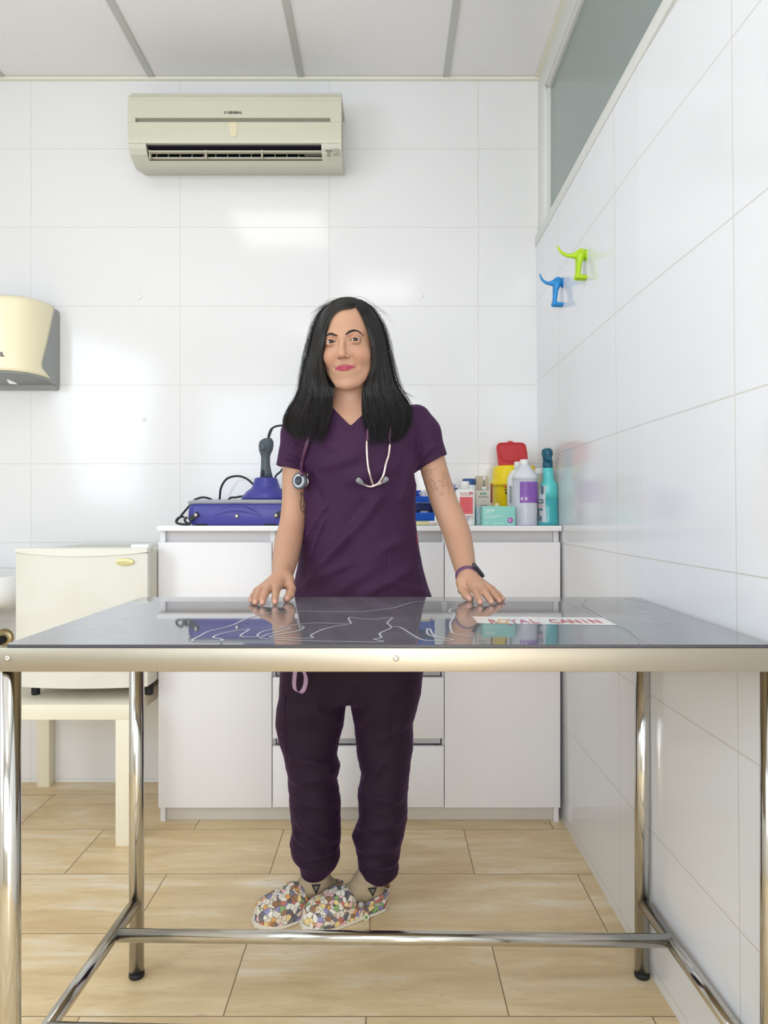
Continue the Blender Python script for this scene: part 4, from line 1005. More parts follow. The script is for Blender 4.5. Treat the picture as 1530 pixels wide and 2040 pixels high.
bz = axis_pts((.03, .86, .009), (.86, .955, .0018), (.955, 1.345, .0042), (1.345, 1.70, .0017))
bxs = axis_pts((-.375, -.195, .0020), (-.195, -.015, .0016), (-.015, .32, .0022)); bys = axis_pts((1.54, 1.76, .0021), (1.76, 1.84, .0016), (1.84, 2.07, .0034))
B = Field(bxs, bys, bz)
# trunk and legs under the clothes
B.column([(z, cx, cy, a-.010, b-.010) for z, cx, cy, a, b in TR], .01)
for s, ax_, kx in ((-1, -.2000, -.208), (1, -.026, -.010)):
    hipx = -.090+s*.085
    B.cone((hipx, 1.95, .80), (kx, 1.95, .45), .075, .045, .03); B.cone((kx, 1.95, .45), (ax_, 1.960, .12), .045, .033, .02); B.cone((ax_, 1.960, .12), ((-.196, -.048)[s > 0], 1.956, .06), .033, .034, .01)
# neck
B.cone(hl(0, -.022, -.07), (-.100, 1.932, 1.345), .047, .054, .02)
B.cone((-.155, 1.95, 1.375), (-.045, 1.95, 1.375), .034, .034, .02)
for s in (-1, 1): B.cone((-.100+s*.012, 1.872, 1.325), (-.100+s*.085, 1.90, 1.352), .010, .010, .015)
# arms
def cat3(p, n):
    a = cat([q[:3] for q in p], n); t = np.linspace(0, len(p)-1, len(a)); r = np.interp(t, range(len(p)), [q[3] for q in p]); return [tuple(x)+(float(k),) for x, k in zip(a, r)]
def arm(pts):
    p = [tuple(P(x, y, Y))+(r,) for x, y, Y, r in pts]; q = cat3(p, 4); B.chain([a[:3] for a in q], [a[3] for a in q], .0015)
arm([(600, 842, 1.945, .036), (588, 890, 1.945, .034), (587, 940, 1.945, .0335), (586, 1000, 1.94, .033), (582, 1045, 1.92, .0345), (574, 1082, 1.875, .0365), (569, 1110, 1.825, .0335), (564, 1138, 1.765, .0270), (563, 1151, 1.725, .0240)])
arm([(838, 842, 1.945, .036), (854, 890, 1.945, .035), (866, 940, 1.945, .0365), (885, 1000, 1.94, .0365), (905, 1048, 1.915, .0375), (916, 1085, 1.865, .0345), (924, 1120, 1.80, .0290), (929, 1140, 1.760, .0255), (931, 1152, 1.732, .0240)])
# hands
HL = {'index': [(551, 1171, 1.665), (549, 1182, 1.628), (548, 1193, 1.604), (547.5, 1200, 1.588)],
      'middle': [(536, 1171, 1.66), (528, 1183, 1.618), (524, 1194, 1.592), (522.5, 1201, 1.575)],
      'ring': [(522, 1174, 1.664), (514, 1185, 1.624), (510, 1194.5, 1.60), (508.5, 1200.5, 1.583)],
      'pinky': [(511.5, 1178, 1.676), (504, 1188, 1.645), (501.5, 1193.5, 1.628), (500.5, 1197, 1.616)]}
HRt = {'index': [(944, 1172, 1.672), (950, 1184, 1.635), (954, 1193.5, 1.61), (957, 1200, 1.594)],
      'middle': [(957.5, 1170, 1.672), (967, 1182, 1.632), (974, 1192.5, 1.61), (979, 1199, 1.597)],
      'ring': [(970, 1171, 1.68), (982, 1183, 1.648), (989, 1191.5, 1.632), (994.5, 1197, 1.622)],
      'pinky': [(980, 1174.5, 1.695), (992, 1184, 1.672), (998, 1190, 1.660), (1002, 1193.5, 1.651)]}
TL = [(573, 1158, 1.715), (580, 1173, 1.69), (578, 1185, 1.662), (571.5, 1193, 1.643)]
TRt = [(921, 1160, 1.715), (921, 1175, 1.70), (929, 1186, 1.675), (936.5, 1193, 1.656)]
def hand(D, T, W):
    Wp = Vector(P(*W))
    for nme, ps in D.items():
        q = [P(*p) for p in ps]; k_ = .82 if nme == 'pinky' else 1
        B.cone(tuple(Wp*.86+Vector(q[0])*.14), q[0], .0165, .0115*k_, .012)
    q = [P(*p) for p in T]; B.cone(tuple(Wp), q[0], .016, .0145, .012); B.cone(q[0], q[1], .0135, .0112, .008)
    for nme, ps in D.items():
        q = [P(*p) for p in ps]; k_ = .84 if nme == 'pinky' else 1
        B.chain(q, [.0104*k_, .0088*k_, .0079*k_, .0070*k_], .0022)
    q = [P(*p) for p in T]; B.chain(q[1:], [.0112, .0100, .0088], .003)
hand(HL, TL, (563, 1151, 1.725)); hand(HRt, TRt, (931, 1152, 1.732))
# head
def E(c, r, k=.012, mode='add'): B.ell(hl(*c), np.array(r)*HS, k, mode, HR)
def K(a, b, ra, rb, k=.006, mode='add'): B.cone(hl(*a), hl(*b), ra*HS, rb*HS, k, mode)
E((0, -.018, .036), (.070, .092, .078), .01)
E((0, .014, -.022), (.0625, .064, .082), .02)
E((0, .018, .040), (.060, .060, .055), .02)
for s in (-1, 1):
    K((s*.053, .002, -.050), (s*.020, .046, -.096), .018, .017, .022)
    E((s*.036, .046, -.034), (.0225, .024, .022), .018)
    K((s*.012, .0755, .0175), (s*.043, .060, .0175), .0062, .0060, .010)
E((0, .058, -.104), (.0185, .0165, .014), .018)
E((0, .054, -.070), (.030, .0255, .026), .014)
for s in (-1, 1): E((s*.0305, .0815, -.001), (.0150, .0110, .0090), .008, 'sub')
K((0, .0750, .010), (0, .0935, -.0295), .0060, .0080, .009)
E((0, .0935, -.0345), (.0100, .0100, .0086), .006)
for s in (-1, 1): E((s*.0120, .0830, -.0378), (.0062, .0085, .0060), .005)
for s in (-1, 1): K((s*.0175, .0800, -.0360), (s*.0300, .0665, -.0620), .0010, .0010, .009, 'sub')
for s in (-1, 1): E((s*.0275, .0665, -.0640), (.002, .002, .002), .010, 'sub')
for s in (-1, 1): E((s*.0060, .0905, -.0448), (.0034, .0055, .0032), .002, 'sub')
# lids: a shell round each eyeball with an almond opening
for s in (-1, 1):
    E((s*.0305, .0655, 0), (.0138, .0138, .0126), .004)
    B.op((lambda c, R: (lambda X, Y, Z: _almond(X, Y, Z, c, R, s)))(np.array(hl(s*.0305, .0655, 0)), HR), np.array(hl(s*.0305, .0655, 0))-.02, np.array(hl(s*.0305, .0655, 0))+.02, .0012, 'sub') if False else None
def almond(s):
    c = np.array(hl(s*.0305, .0655, 0)); R = HR
    def fn(X, Y, Z):
        x, y, z = X-c[0], Y-c[1], Z-c[2]
        lx, lf, lz = (R[0, 0]*x+R[1, 0]*y+R[2, 0]*z, R[0, 1]*x+R[1, 1]*y+R[2, 1]*z, R[0, 2]*x+R[1, 2]*y+R[2, 2]*z)
        t = np.clip(1-(lx/(.0138*HS))**2, -.5, 1)
        up = .0039*HS*t-.0002; dn = .0031*HS*t+.0002
        return np.maximum(np.maximum(lz-up, -lz-dn), -(lf-.0035))
    B.op(fn, c-.018, c+.024, .0012, 'sub')
almond(-1); almond(1)
# lips
ZM = -.0640
for a in (-1, 1):
    K((a*.0235, .0690, ZM+.0008), (a*.006, .0795, ZM+.0028), .0022, .0034, .005); K((a*.0215, .0690, ZM-.0010), (a*.006, .0785, ZM-.0036), .0022, .0042, .005)
    K((a*.0245, .0715, ZM+.0004), (a*.008, .0840, ZM), .0007, .0008, .0016, 'sub')
K((-.006, .0795, ZM+.0028), (.006, .0795, ZM+.0028), .0033, .0033, .003); K((-.006, .0790, ZM-.0038), (.006, .0790, ZM-.0038), .0043, .0043, .003)
K((-.008, .0842, ZM), (.008, .0842, ZM), .0008, .0008, .0016, 'sub')
BV, BQ = B.mesh()
del B
lo_ = BV[:, 2] < .86
BV = relax(BV, BQ, 2, .35)
BN = vnormals(BV, BQ)
# colour attribute: lips, cheeks, nose; shade painted round eyes, in nostrils and lip line
loc = (BV-np.array(HC_)) @ HR/HS; lx, lf, lz = loc.T
col = np.tile(np.array(lin((194, 149, 122))), (len(BV), 1))
def blend(mask, rgb):
    global col
    col = col*(1-mask[:, None])+np.array(lin(rgb))*mask[:, None]
def g(x, y, z, sx, sy, sz): return np.exp(-((lx-x)/sx)**2-((lf-y)/sy)**2-((lz-z)/sz)**2)
head = (lz > -.13) & (lf > .02)
for s in (-1, 1):
    blend(.35*g(s*.038, .06, -.035, .018, .04, .016), (192, 118, 92)); blend(.40*g(s*.030, .075, -.0105, .016, .03, .004), (150, 100, 80)); blend(.45*g(s*.030, .075, .0095, .016, .03, .005), (150, 98, 78))
blend(.3*g(0, .1, -.04, .012, .03, .010), (198, 128, 104))
q = np.clip(1-(np.abs(lx)/.0262)**2.0, 0, 1)
up = ZM+.0060*q**.7-.0012*np.exp(-(lx/.0035)**2); dn = ZM-.0082*q**.75
lipm = ((lz < up) & (lz > dn) & (np.abs(lx) < .0262) & (lf > .058)).astype(float)
for _ in range(1):
    n_ = len(BV); E_ = np.concatenate([BQ[:, [0, 1]], BQ[:, [1, 2]], BQ[:, [2, 3]], BQ[:, [3, 0]]])
    acc = np.bincount(E_[:, 0], weights=lipm[E_[:, 1]], minlength=n_)+np.bincount(E_[:, 1], weights=lipm[E_[:, 0]], minlength=n_); lipm = .5*lipm+.5*acc/np.maximum(np.bincount(E_[:, 0], minlength=n_)+np.bincount(E_[:, 1], minlength=n_), 1)
blend(.92*lipm, (174, 54, 88))
crease = ((np.abs(lz-ZM) < .0008) & (np.abs(lx) < .0255) & (lf > .06)).astype(float); blend(.55*crease, (120, 26, 56))
for s in (-1, 1): blend(.85*g(s*.0060, .088, -.0435, .0034, .010, .0024), (92, 50, 42))
m_ = bpy.data.materials.new('skin'); m_.use_nodes = True; nt = m_.node_tree; b_ = nt.nodes['Principled BSDF']
at_ = nt.nodes.new('ShaderNodeAttribute'); at_.attribute_name = 'tone'; nt.links.new(at_.outputs['Color'], b_.inputs['Base Color'])
b_.inputs['Roughness'].default_value = .48; b_.inputs['Subsurface Weight'].default_value = .12; b_.inputs['Subsurface Radius'].default_value = (.010, .004, .002); b_.inputs['Subsurface Scale'].default_value = .5; b_.inputs['Specular IOR Level'].default_value = .35
M_skin = m_
body = raw('body', BV, BQ, M_skin, pr)
if len(body.data.vertices) == len(BV):
    ca = body.data.color_attributes.new('tone', 'FLOAT_COLOR', 'POINT'); ca.data.foreach_set('color', np.concatenate([col, np.ones((len(col), 1))], 1).astype(np.float32).ravel())
fz = BV[BQ[:, 0], 2] > .87
bvB = bvh_of(BV, BQ[fz & (BV[BQ[:, 0], 1] < 1.97)])

# eyes
M_eye = mat('shaded_eye_white', (188, 178, 172), .15); M_iris = mat('brown_iris', (66, 42, 30), .12); M_pup = mat('pupil', (8, 7, 7), .08)  # white of the eye greyed: eyelid shadow is in its colour
gaze = (Vector((0, 0, HC))-HE).normalized()
for s in (-1, 1):
    c = Vector(hl(s*.0305, .0655, 0)); r = .0119*HS
    M = Matrix.Translation(c) @ gaze.to_track_quat('Z', 'Y').to_matrix().to_4x4()
    mm = MB(); rings = []
    for th in list(np.linspace(0.02, .54, 12))+list(np.linspace(.60, math.pi-.02, 18)):
        rings.append([(r*math.sin(th)*math.cos(k*math.pi/14), r*math.sin(th)*math.sin(k*math.pi/14), r*math.cos(th)+(.0006*math.cos(th/.5*math.pi/2) if th < .5 else 0)) for k in range(28)])
    b2 = bmesh.new(); R_ = [[b2.verts.new(p) for p in rg] for rg in rings]
    for i, (A_, C_) in enumerate(zip(R_[:-1], R_[1:])):
        for k in range(28):
            f_ = b2.faces.new((A_[k], A_[(k+1) % 28], C_[(k+1) % 28], C_[k])); f_.material_index = (2 if i < 5 else 1 if i < 11 else 0); f_.smooth = True
    b2.faces.new(R_[0]).material_index = 2
    bmesh.ops.transform(b2, matrix=M, verts=b2.verts); me = bpy.data.meshes.new('eye'); b2.to_mesh(me); b2.free()
    link_mesh('eye', me, [M_eye, M_iris, M_pup], pr)
# eyebrows, lashes: short strips lying on the skin
M_brow = mat('dark_brow_hair', (48, 37, 33), .7)
def local_strip(pts, wd, off, n=6):
    """strip on the face, points in head coordinates (x, z)"""
    A = []; C2 = []; hh = []
    for p in cat([(x, 0, z) for x, z in pts], n):
        o_ = Vector(hl(p[0], .16, p[2])); r_ = bvB.ray_cast(o_, -ef)
        if r_[0] is not None: hh.append((r_[0]+ef*off, ef))
    k = len(hh)
    for i, (h, nr) in enumerate(hh):
        t = hh[min(i+1, k-1)][0]-hh[max(i-1, 0)][0]; s_ = t.cross(nr).normalized(); w_ = np.interp(i/(k-1), np.linspace(0, 1, len(wd)), wd)
        A.append(h+s_*w_); C2.append(h-s_*w_)
    return A+C2, [(i, i+1, i+1+k, i+k) for i in range(k-1)]
for s in (-1, 1):
    dz = .0022 if s > 0 else -.0004
    v, f_ = local_strip([(s*.0105, .0130+dz*.2), (s*.020, .0170+dz), (s*.031, .0196+dz*1.1), (s*.042, .0158+dz), (s*.0500, .0098)], [.0019, .0030, .0029, .0020, .0006], .0005)
    o = raw('eyebrow', v, f_, M_brow, pr); md = o.modifiers.new('t', 'SOLIDIFY'); md.thickness = .0004
    v, f_ = local_strip([(s*.0175, -.0004), (s*.0225, .0026), (s*.0305, .0042), (s*.038, .0026), (s*.0445, -.0006)], [.0006, .0012, .0015, .0015, .0009], .0006)
    o = raw('eyelash', v, f_, M_brow, pr); md = o.modifiers.new('t', 'SOLIDIFY'); md.thickness = .0008
# fingernails
M_nail = mat('fingernail', (214, 160, 142), .25)
def patch(name, px, py, rx, ry, mt_, par, off=.0004, rot=0, n=16, src=None):
    V = []; c, nr = hit(src or bvB, px, py, off)
    if c is None: return
    V = [c+nr*.0003]; ca, sa = math.cos(rot), math.sin(rot)
    for rr2 in (.6, 1):
        for k in range(n):
            a = 2*math.pi*k/n; u, v = rx*rr2*math.cos(a), ry*rr2*math.sin(a)
            h, _ = hit(src or bvB, px+u*ca-v*sa, py+u*sa+v*ca, off if rr2 < 1 else off*.3)
            V.append(h if h is not None and (h-c).length < .012 else V[0])
    Fc = [(0, 1+k, 1+(k+1) % n) for k in range(n)]+[(1+k, 1+n+k, 1+n+(k+1) % n, 1+(k+1) % n) for k in range(n)]
    raw(name, V, Fc, mt_, par)
for px, py, rx, ry, rt in ((547.5, 1198.5, 3.6, 4.6, 0), (522.5, 1199, 3.6, 4.6, .1), (508.5, 1198.5, 3.6, 4.4, .1), (500.2, 1195.5, 2.6, 3.6, .1), (570, 1191, 4.6, 5.6, .5),
                           (956.5, 1199, 3.8, 4.6, -.25), (978.5, 1198, 3.8, 4.6, -.35), (994.5, 1196.5, 3.6, 4.2, -.45), (1002, 1193, 2.6, 3.4, -.5), (933.5, 1190, 4.4, 5.6, -.4)):
    patch('fingernail', px, py, rx, ry, M_nail, pr, rot=rt)
# tattoos
M_tat = mat('tattoo_ink', (98, 76, 66), .55)
def tz(l, sc_=15.3, ox=820, oy=930): return [(ox+x/sc_, oy+y/sc_) for x, y in l]
tl = [[(560, 480), (575, 390), (600, 385), (680, 440), (700, 520), (690, 600)], [(560, 490), (590, 580), (640, 660), (655, 760)], [(790, 440), (860, 415), (920, 420)],
      [(950, 400), (955, 200), (990, 160), (1010, 260), (990, 400)], [(890, 470), (960, 440), (1005, 530), (975, 610), (940, 580), (900, 500)], [(715, 670), (750, 630), (790, 650), (775, 700), (720, 695), (715, 670)], [(860, 740), (885, 760), (910, 770)], [(905, 790), (910, 840)],
      [(830, 870), (880, 850), (925, 870), (1010, 800)], [(930, 640), (950, 690)], [(1040, 420), (1110, 620), (1140, 820)], [(1060, 180), (1090, 400), (1160, 640)],
      [(480, 60), (560, 110), (680, 70), (760, 30)], [(420, 60), (440, 200), (430, 300)], [(330, 50), (370, 180), (400, 280)], [(210, 60), (270, 150), (330, 260), (320, 310), (370, 290)], [(390, 560), (450, 600), (430, 660)], [(480, 780), (520, 830), (500, 880)], [(610, 120), (580, 240)], [(250, 110), (300, 220)], [(470, 100), (450, 160)]]
st_ = [surf_strip(bvB, tz(l), .00042, .0004, 5) for l in tl]
V, Fc = merge_strips(st_); raw('tattoo', V, Fc, M_tat, pr, True, 'fine line tattoo of a dog face on the upper arm')
tl = [[(430, 880), (440, 960), (425, 1050), (440, 1130), (485, 1185)], [(445, 890), (480, 960), (470, 1040)], [(455, 1060), (480, 1120), (490, 1170)]]
V, Fc = merge_strips([surf_strip(bvB, tz(l, 7.29, 540, 860), .0016, .0004, 5, False) for l in tl]); raw('tattoo', V, Fc, M_tat, pr, True, 'dark tattoo on the inner upper arm beside the tunic')

# ------------------------------------------------------------------ clothes
def cloth(name, rgb, bumpv=.22):
    if name in MATS: return MATS[name]
    m = mat(name, rgb, .72, sheen=.22, spec=.25); nt = m.node_tree; b = nt.nodes['Principled BSDF']; L = nt.links.new
    b.inputs['Sheen Tint'].default_value = (*lin((150, 90, 170)), 1); b.inputs['Sheen Roughness'].default_value = .45
    tc = nt.nodes.new('ShaderNodeTexCoord'); w1 = nt.nodes.new('ShaderNodeTexNoise'); w1.inputs['Scale'].default_value = 900
    n2 = nt.nodes.new('ShaderNodeTexNoise'); n2.inputs['Scale'].default_value = 22; n2.inputs['Detail'].default_value = 3
    ad = nt.nodes.new('ShaderNodeMath'); ad.operation = 'MULTIPLY_ADD'; ad.inputs[1].default_value = 6
    bp = nt.nodes.new('ShaderNodeBump'); bp.inputs['Strength'].default_value = bumpv; bp.inputs['Distance'].default_value = .0007
    L(tc.outputs['Object'], w1.inputs['Vector']); L(tc.outputs['Object'], n2.inputs['Vector']); L(n2.outputs['Fac'], ad.inputs[0]); L(w1.outputs['Fac'], ad.inputs[2])
    L(ad.outputs[0], bp.inputs['Height']); L(bp.outputs['Normal'], b.inputs['Normal'])
    return m
M_tun = cloth('purple_scrub_fabric', (60, 33, 61)); M_pan = cloth('shaded_trouser_fabric', (38, 22, 38))  # one fabric; the trousers have shade put into a darker colour
def seg_d(V, a, b, plane=(0, 2)):
    """distance from points to a segment in the picture-parallel plane, and the place along it"""
    p = V[:, plane]; a = np.array(a); b = np.array(b); ba = b-a; t = ((p-a)@ba)/(ba@ba); tc = np.clip(t, 0, 1)
    return np.linalg.norm(p-(a+ba*tc[:, None]), axis=1), t
def folds(V, N, lst, Yp, side=-1):
    d = np.zeros(len(V)); fr = np.clip(-N[:, 1]*2, 0, 1) if side < 0 else 1
    for (x0, y0), (x1, y1), wpx, amp in lst:
        a = XZ(x0, y0, Yp); b = XZ(x1, y1, Yp); ds, t = seg_d(V, a, b); w_ = wpx*Yp/F
        d += amp*np.exp(-(ds/w_)**2)*np.clip(np.minimum(t, 1-t)*4+.35, 0, 1)
    return V+N*(d*fr)[:, None]
def noise3(V, sc, seed):
    r = np.random.RandomState(seed); out = np.zeros(len(V))
    for _ in range(7):
        k = r.normal(size=3); k /= np.linalg.norm(k); out += np.sin(V@(k*sc*r.uniform(.6, 1.6))+r.uniform(0, 6.28))
    return out/7
T = Field(axis_pts((-.325, .185, .0023)), axis_pts((1.79, 2.09, .0026)), axis_pts((.72, 1.15, .0034), (1.15, 1.45, .0023)))
T.column(TR, .008)
SL = {-1: [(606, 838, 1.945, .0415), (592, 866, 1.945, .0425), (578, 934, 1.942, .0405)], 1: [(828, 836, 1.945, .0415), (845, 864, 1.945, .0435), (863.5, 921, 1.942, .0435)]}
for s, q in SL.items(): T.chain([P(*p[:3]) for p in q], [p[3] for p in q], .016)
for s, q in SL.items():          # cut the sleeve end square and hollow it
    a, b = Vector(P(*q[1][:3])), Vector(P(*q[2][:3])); d = (b-a).normalized()
    tilt = Vector((.20 if s > 0 else .07, 0, -1)).normalized() if False else d
    if s > 0: d = (d+Vector((.20, 0, 0))).normalized()
    else: d = (d+Vector((-.02, 0, 0))).normalized()
    e = b
    def fn(X, Y, Z, e=e, d=d, s=s, a=a): 
        return np.minimum(0, 0)+np.maximum(-((X-e.x)*d.x+(Y-e.y)*d.y+(Z-e.z)*d.z), np.sqrt((X-e.x)**2+(Y-e.y)**2+(Z-e.z)**2)-.075)
    T.op(fn, (e.x-.08, e.y-.08, e.z-.08), (e.x+.08, e.y+.08, e.z+.05), .002, 'sub')
    T.cone(tuple(b-(b-a)*.55), tuple(b+(b-a)*.2), q[1][3]-.009, q[2][3]-.0062, .003, 'sub')
# V neck and neck hole
apex = P(698.5, 847, 1.84); sl_ = 1.02
def vneck(X, Y, Z):
    w_ = (np.abs(X-apex[0])-(Z-apex[2])*sl_*.97)*.7
    return np.maximum(w_, Y-1.945)
T.op(vneck, (apex[0]-.07, 1.80, apex[2]), (apex[0]+.07, 1.95, 1.45), .002, 'sub')
T.cone((-.100, 1.935, 1.32), (-.100, 1.945, 1.46), .052, .064, .003, 'sub')
TV, TQ = T.mesh(); del T
TV = relax(TV, TQ, 5, .5); TN = vnormals(TV, TQ)
TV = TV+TN*(noise3(TV*np.array([1, 1, .7]), 42, 3)*.0034+noise3(TV*np.array([1.2, 1, .8]), 95, 5)*.0010)[:, None]
TN = vnormals(TV, TQ)
TV = folds(TV, TN, [((622, 1150), (760, 985), 12, 0.0171), ((600, 1085), (655, 1000), 6, 0.0092), ((618, 1110), (648, 1030), 5, 0.0103), ((660, 1190), (800, 1075), 14, 0.0138), ((600, 1170), (700, 1120), 10, 0.0103), ((720, 1185), (830, 1130), 11, 0.0103),
    ((640, 930), (720, 905), 14, 0.0092), ((690, 960), (800, 925), 14, 0.0080), ((800, 1000), (822, 900), 9, 0.0092), ((560, 905), (600, 918), 6, 0.0080), ((575, 880), (606, 900), 6, 0.0069), ((826, 925), (870, 880), 7, 0.0103), ((828, 905), (862, 870), 6, 0.0080), ((640, 870), (670, 900), 9, 0.0069), ((600, 1000), (606, 940), 5, 0.0092),
    ((770, 1160), (850, 1185), 8, 0.0080), ((612, 940), (640, 1000), 8, -0.0080), ((690, 1060), (740, 1000), 14, -0.0115), ((700, 1150), (790, 1090), 12, -0.0103)], 1.84)
TN = vnormals(TV, TQ)
# collar band and seams pressed into the cloth
ap = np.array(XZ(698.5, 847, 1.84)); TV = folds(TV, TN, [((699, 862), (655, 815), 1.6, -.0016), ((699, 862), (742, 818), 1.6, -.0016), ((551, 922), (606, 931), 1.5, -.0014), ((832, 921), (892, 899), 1.5, -.0014), ((835, 925), (842, 815), 1.5, -.0013)], 1.86)
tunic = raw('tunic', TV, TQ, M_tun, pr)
bvT = bvh_of(TV, TQ)
# pockets and seams on the tunic: raised strips of the same cloth
M_seam = cloth('purple_scrub_seam', (76, 42, 80), .1)
sm = [[(603, 1064), (630, 1061)], [(602, 1084), (626, 1086)], [(602, 1103), (626, 1100)], [(776, 1064), (832, 1059)], [(776, 1064), (776, 1110), (782, 1185)], [(630, 1061), (618, 1120), (606, 1185)]]
for l in sm:
    V, Fc = surf_strip(bvT, l, .0011, .0010, 8, False); o = raw('pocket_seam', V, Fc, M_seam, tunic); md = o.modifiers.new('t', 'SOLIDIFY'); md.thickness = .002
V, Fc = surf_strip(bvT, [(829, 1064), (831.3, 1085)], .0012, .0012, 2, False)
if V: o = raw('side_tag', V, Fc, mat('red_tag', (170, 30, 60), .6), tunic, True, 'tiny red side tag'); md = o.modifiers.new('t', 'SOLIDIFY'); md.thickness = .002

# trousers
YL = 1.955
LL = [(1290, 560, 706), (1340, 558, 698), (1384, 557, 692), (1405, 553, 690), (1440, 549, 685), (1470, 555, 677), (1503, 566, 672), (1523, 570, 678), (1540, 575, 676), (1548, 576, 672), (1570, 575, 676), (1618, 578, 678), (1655, 580, 678), (1680, 577, 677), (1692, 579, 676), (1705, 582, 677), (1716, 590, 673), (1724, 596, 668), (1738, 599, 656), (1744, 602, 652)]
RL_ = [(1290, 694, 850), (1340, 695, 842), (1380, 692, 839), (1395, 696, 835), (1440, 706, 824), (1494, 711, 823), (1538, 720, 817), (1548, 718, 816), (1581, 714, 814), (1630, 715, 811), (1650, 708, 808), (1665, 701, 806), (1692, 708, 798), (1705, 711, 797), (1717, 712, 794), (1728, 713, 795), (1740, 717, 793), (1750, 728, 782), (1755, 734, 770)]
def legrows(L_, Yk, cyf):
    out = []
    for y, l, r in L_:
        z, cx, cy, a, b = rowpx(y, l, r, Yk, .1); b = min(.105, a*1.05+.004) if y < 1420 else min(.088, a*1.08+.012)
        out.append((z, cx, cyf(y), a, b))
    return out
TP = Field(axis_pts((-.335, .125, .0032)), axis_pts((1.82, 2.09, .0036)), axis_pts((.05, .80, .0034)))
cyf = lambda y: np.interp(y, [1290, 1500, 1755], [1.950, 1.948, 1.965])
TP.column(legrows(LL, YL, cyf), .004); TP.column(legrows(RL_, YL, cyf), .012)
TP.column([rowpx(1388, 640, 745, YL, .095), rowpx(1340, 575, 830, YL, .118), rowpx(1290, 572, 845, YL, .124)], .02)
PV, PQ = TP.mesh(); del TP
PV = relax(PV, PQ, 3, .5); PN = vnormals(PV, PQ)
PV = PV+PN*(noise3(PV*np.array([1, 1, 1.6]), 46, 11)*.0036+noise3(PV*np.array([1, 1, 2.4]), 90, 12)*.0016*np.clip(1.7-PV[:, 2]*2.2, .35, 1.6))[:, None]; PN = vnormals(PV, PQ)
PV = folds(PV, PN, [((590, 1640), (670, 1690), 8, 0.0095), ((580, 1665), (640, 1705), 6, 0.0095), ((600, 1712), (672, 1706), 5, 0.0095), ((720, 1580), (760, 1520), 8, 0.0114), ((722, 1585), (800, 1600), 8, 0.0095), ((705, 1665), (800, 1640), 9, 0.0095), ((712, 1700), (795, 1690), 7, 0.0114), ((715, 1725), (792, 1735), 6, 0.0114),
    ((570, 1500), (668, 1535), 8, 0.0085), ((578, 1560), (672, 1545), 8, 0.0076), ((750, 1480), (812, 1440), 9, 0.0076), ((620, 1400), (680, 1450), 12, 0.0076), ((590, 1600), (660, 1610), 9, 0.0057), ((720, 1450), (740, 1400), 9, 0.0076)], 1.87)
PN = vnormals(PV, PQ)
PV = folds(PV, PN, [((568, 1380), (570, 1520), 1.6, -.0018), ((785, 1382), (772, 1480), 1.6, -.0018), ((600, 1722), (668, 1716), 1.6, -.002), ((712, 1727), (793, 1727), 1.6, -.002)], 1.87)
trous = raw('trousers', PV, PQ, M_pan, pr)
bvP = bvh_of(PV, PQ)
for l in ([(800, 1366), (838, 1356)], [(787, 1385), (838, 1381)], [(786, 1384), (776, 1480)], [(568, 1385), (571, 1515)], [(560, 1384), (568, 1385)]):
    V, Fc = surf_strip(bvP, l, .0014, .0012, 8, False)
    if V: o = raw('pocket_seam', V, Fc, cloth('shaded_trouser_seam', (38, 20, 40), .1), trous); md = o.modifiers.new('t', 'SOLIDIFY'); md.thickness = .0024

# lilac strap loop hanging at the hip
lan = []
mm = MB()
def band(pts, wv, th=.0012):
    rings = []
    for p, w_ in zip(pts, wv):
        p = Vector(p); w_ = Vector(w_); rings.append([p+w_, p+w_+Vector((0, th, 0)), p-w_+Vector((0, th, 0)), p-w_])
    return rings
YS = 1.805
pts = cat([P(591, 1318, YS), P(587, 1345, YS), P(586, 1366, YS), P(590, 1377, YS-.004), P(600, 1379, YS-.010), P(607, 1368, YS-.013), P(609, 1350, YS-.013), P(604, 1334, YS-.010), P(601, 1312, YS-.006)], 5)
mm.grid(band(pts, [Vector((.0058, -.006, -.001)) if True else 0 for _ in pts])); o = mm.build('strap_loop', mat('lilac_webbing', (176, 146, 176), .7)); tag(o, 'lilac webbing strap loop hanging below the table at the woman\'s hip', 'strap')

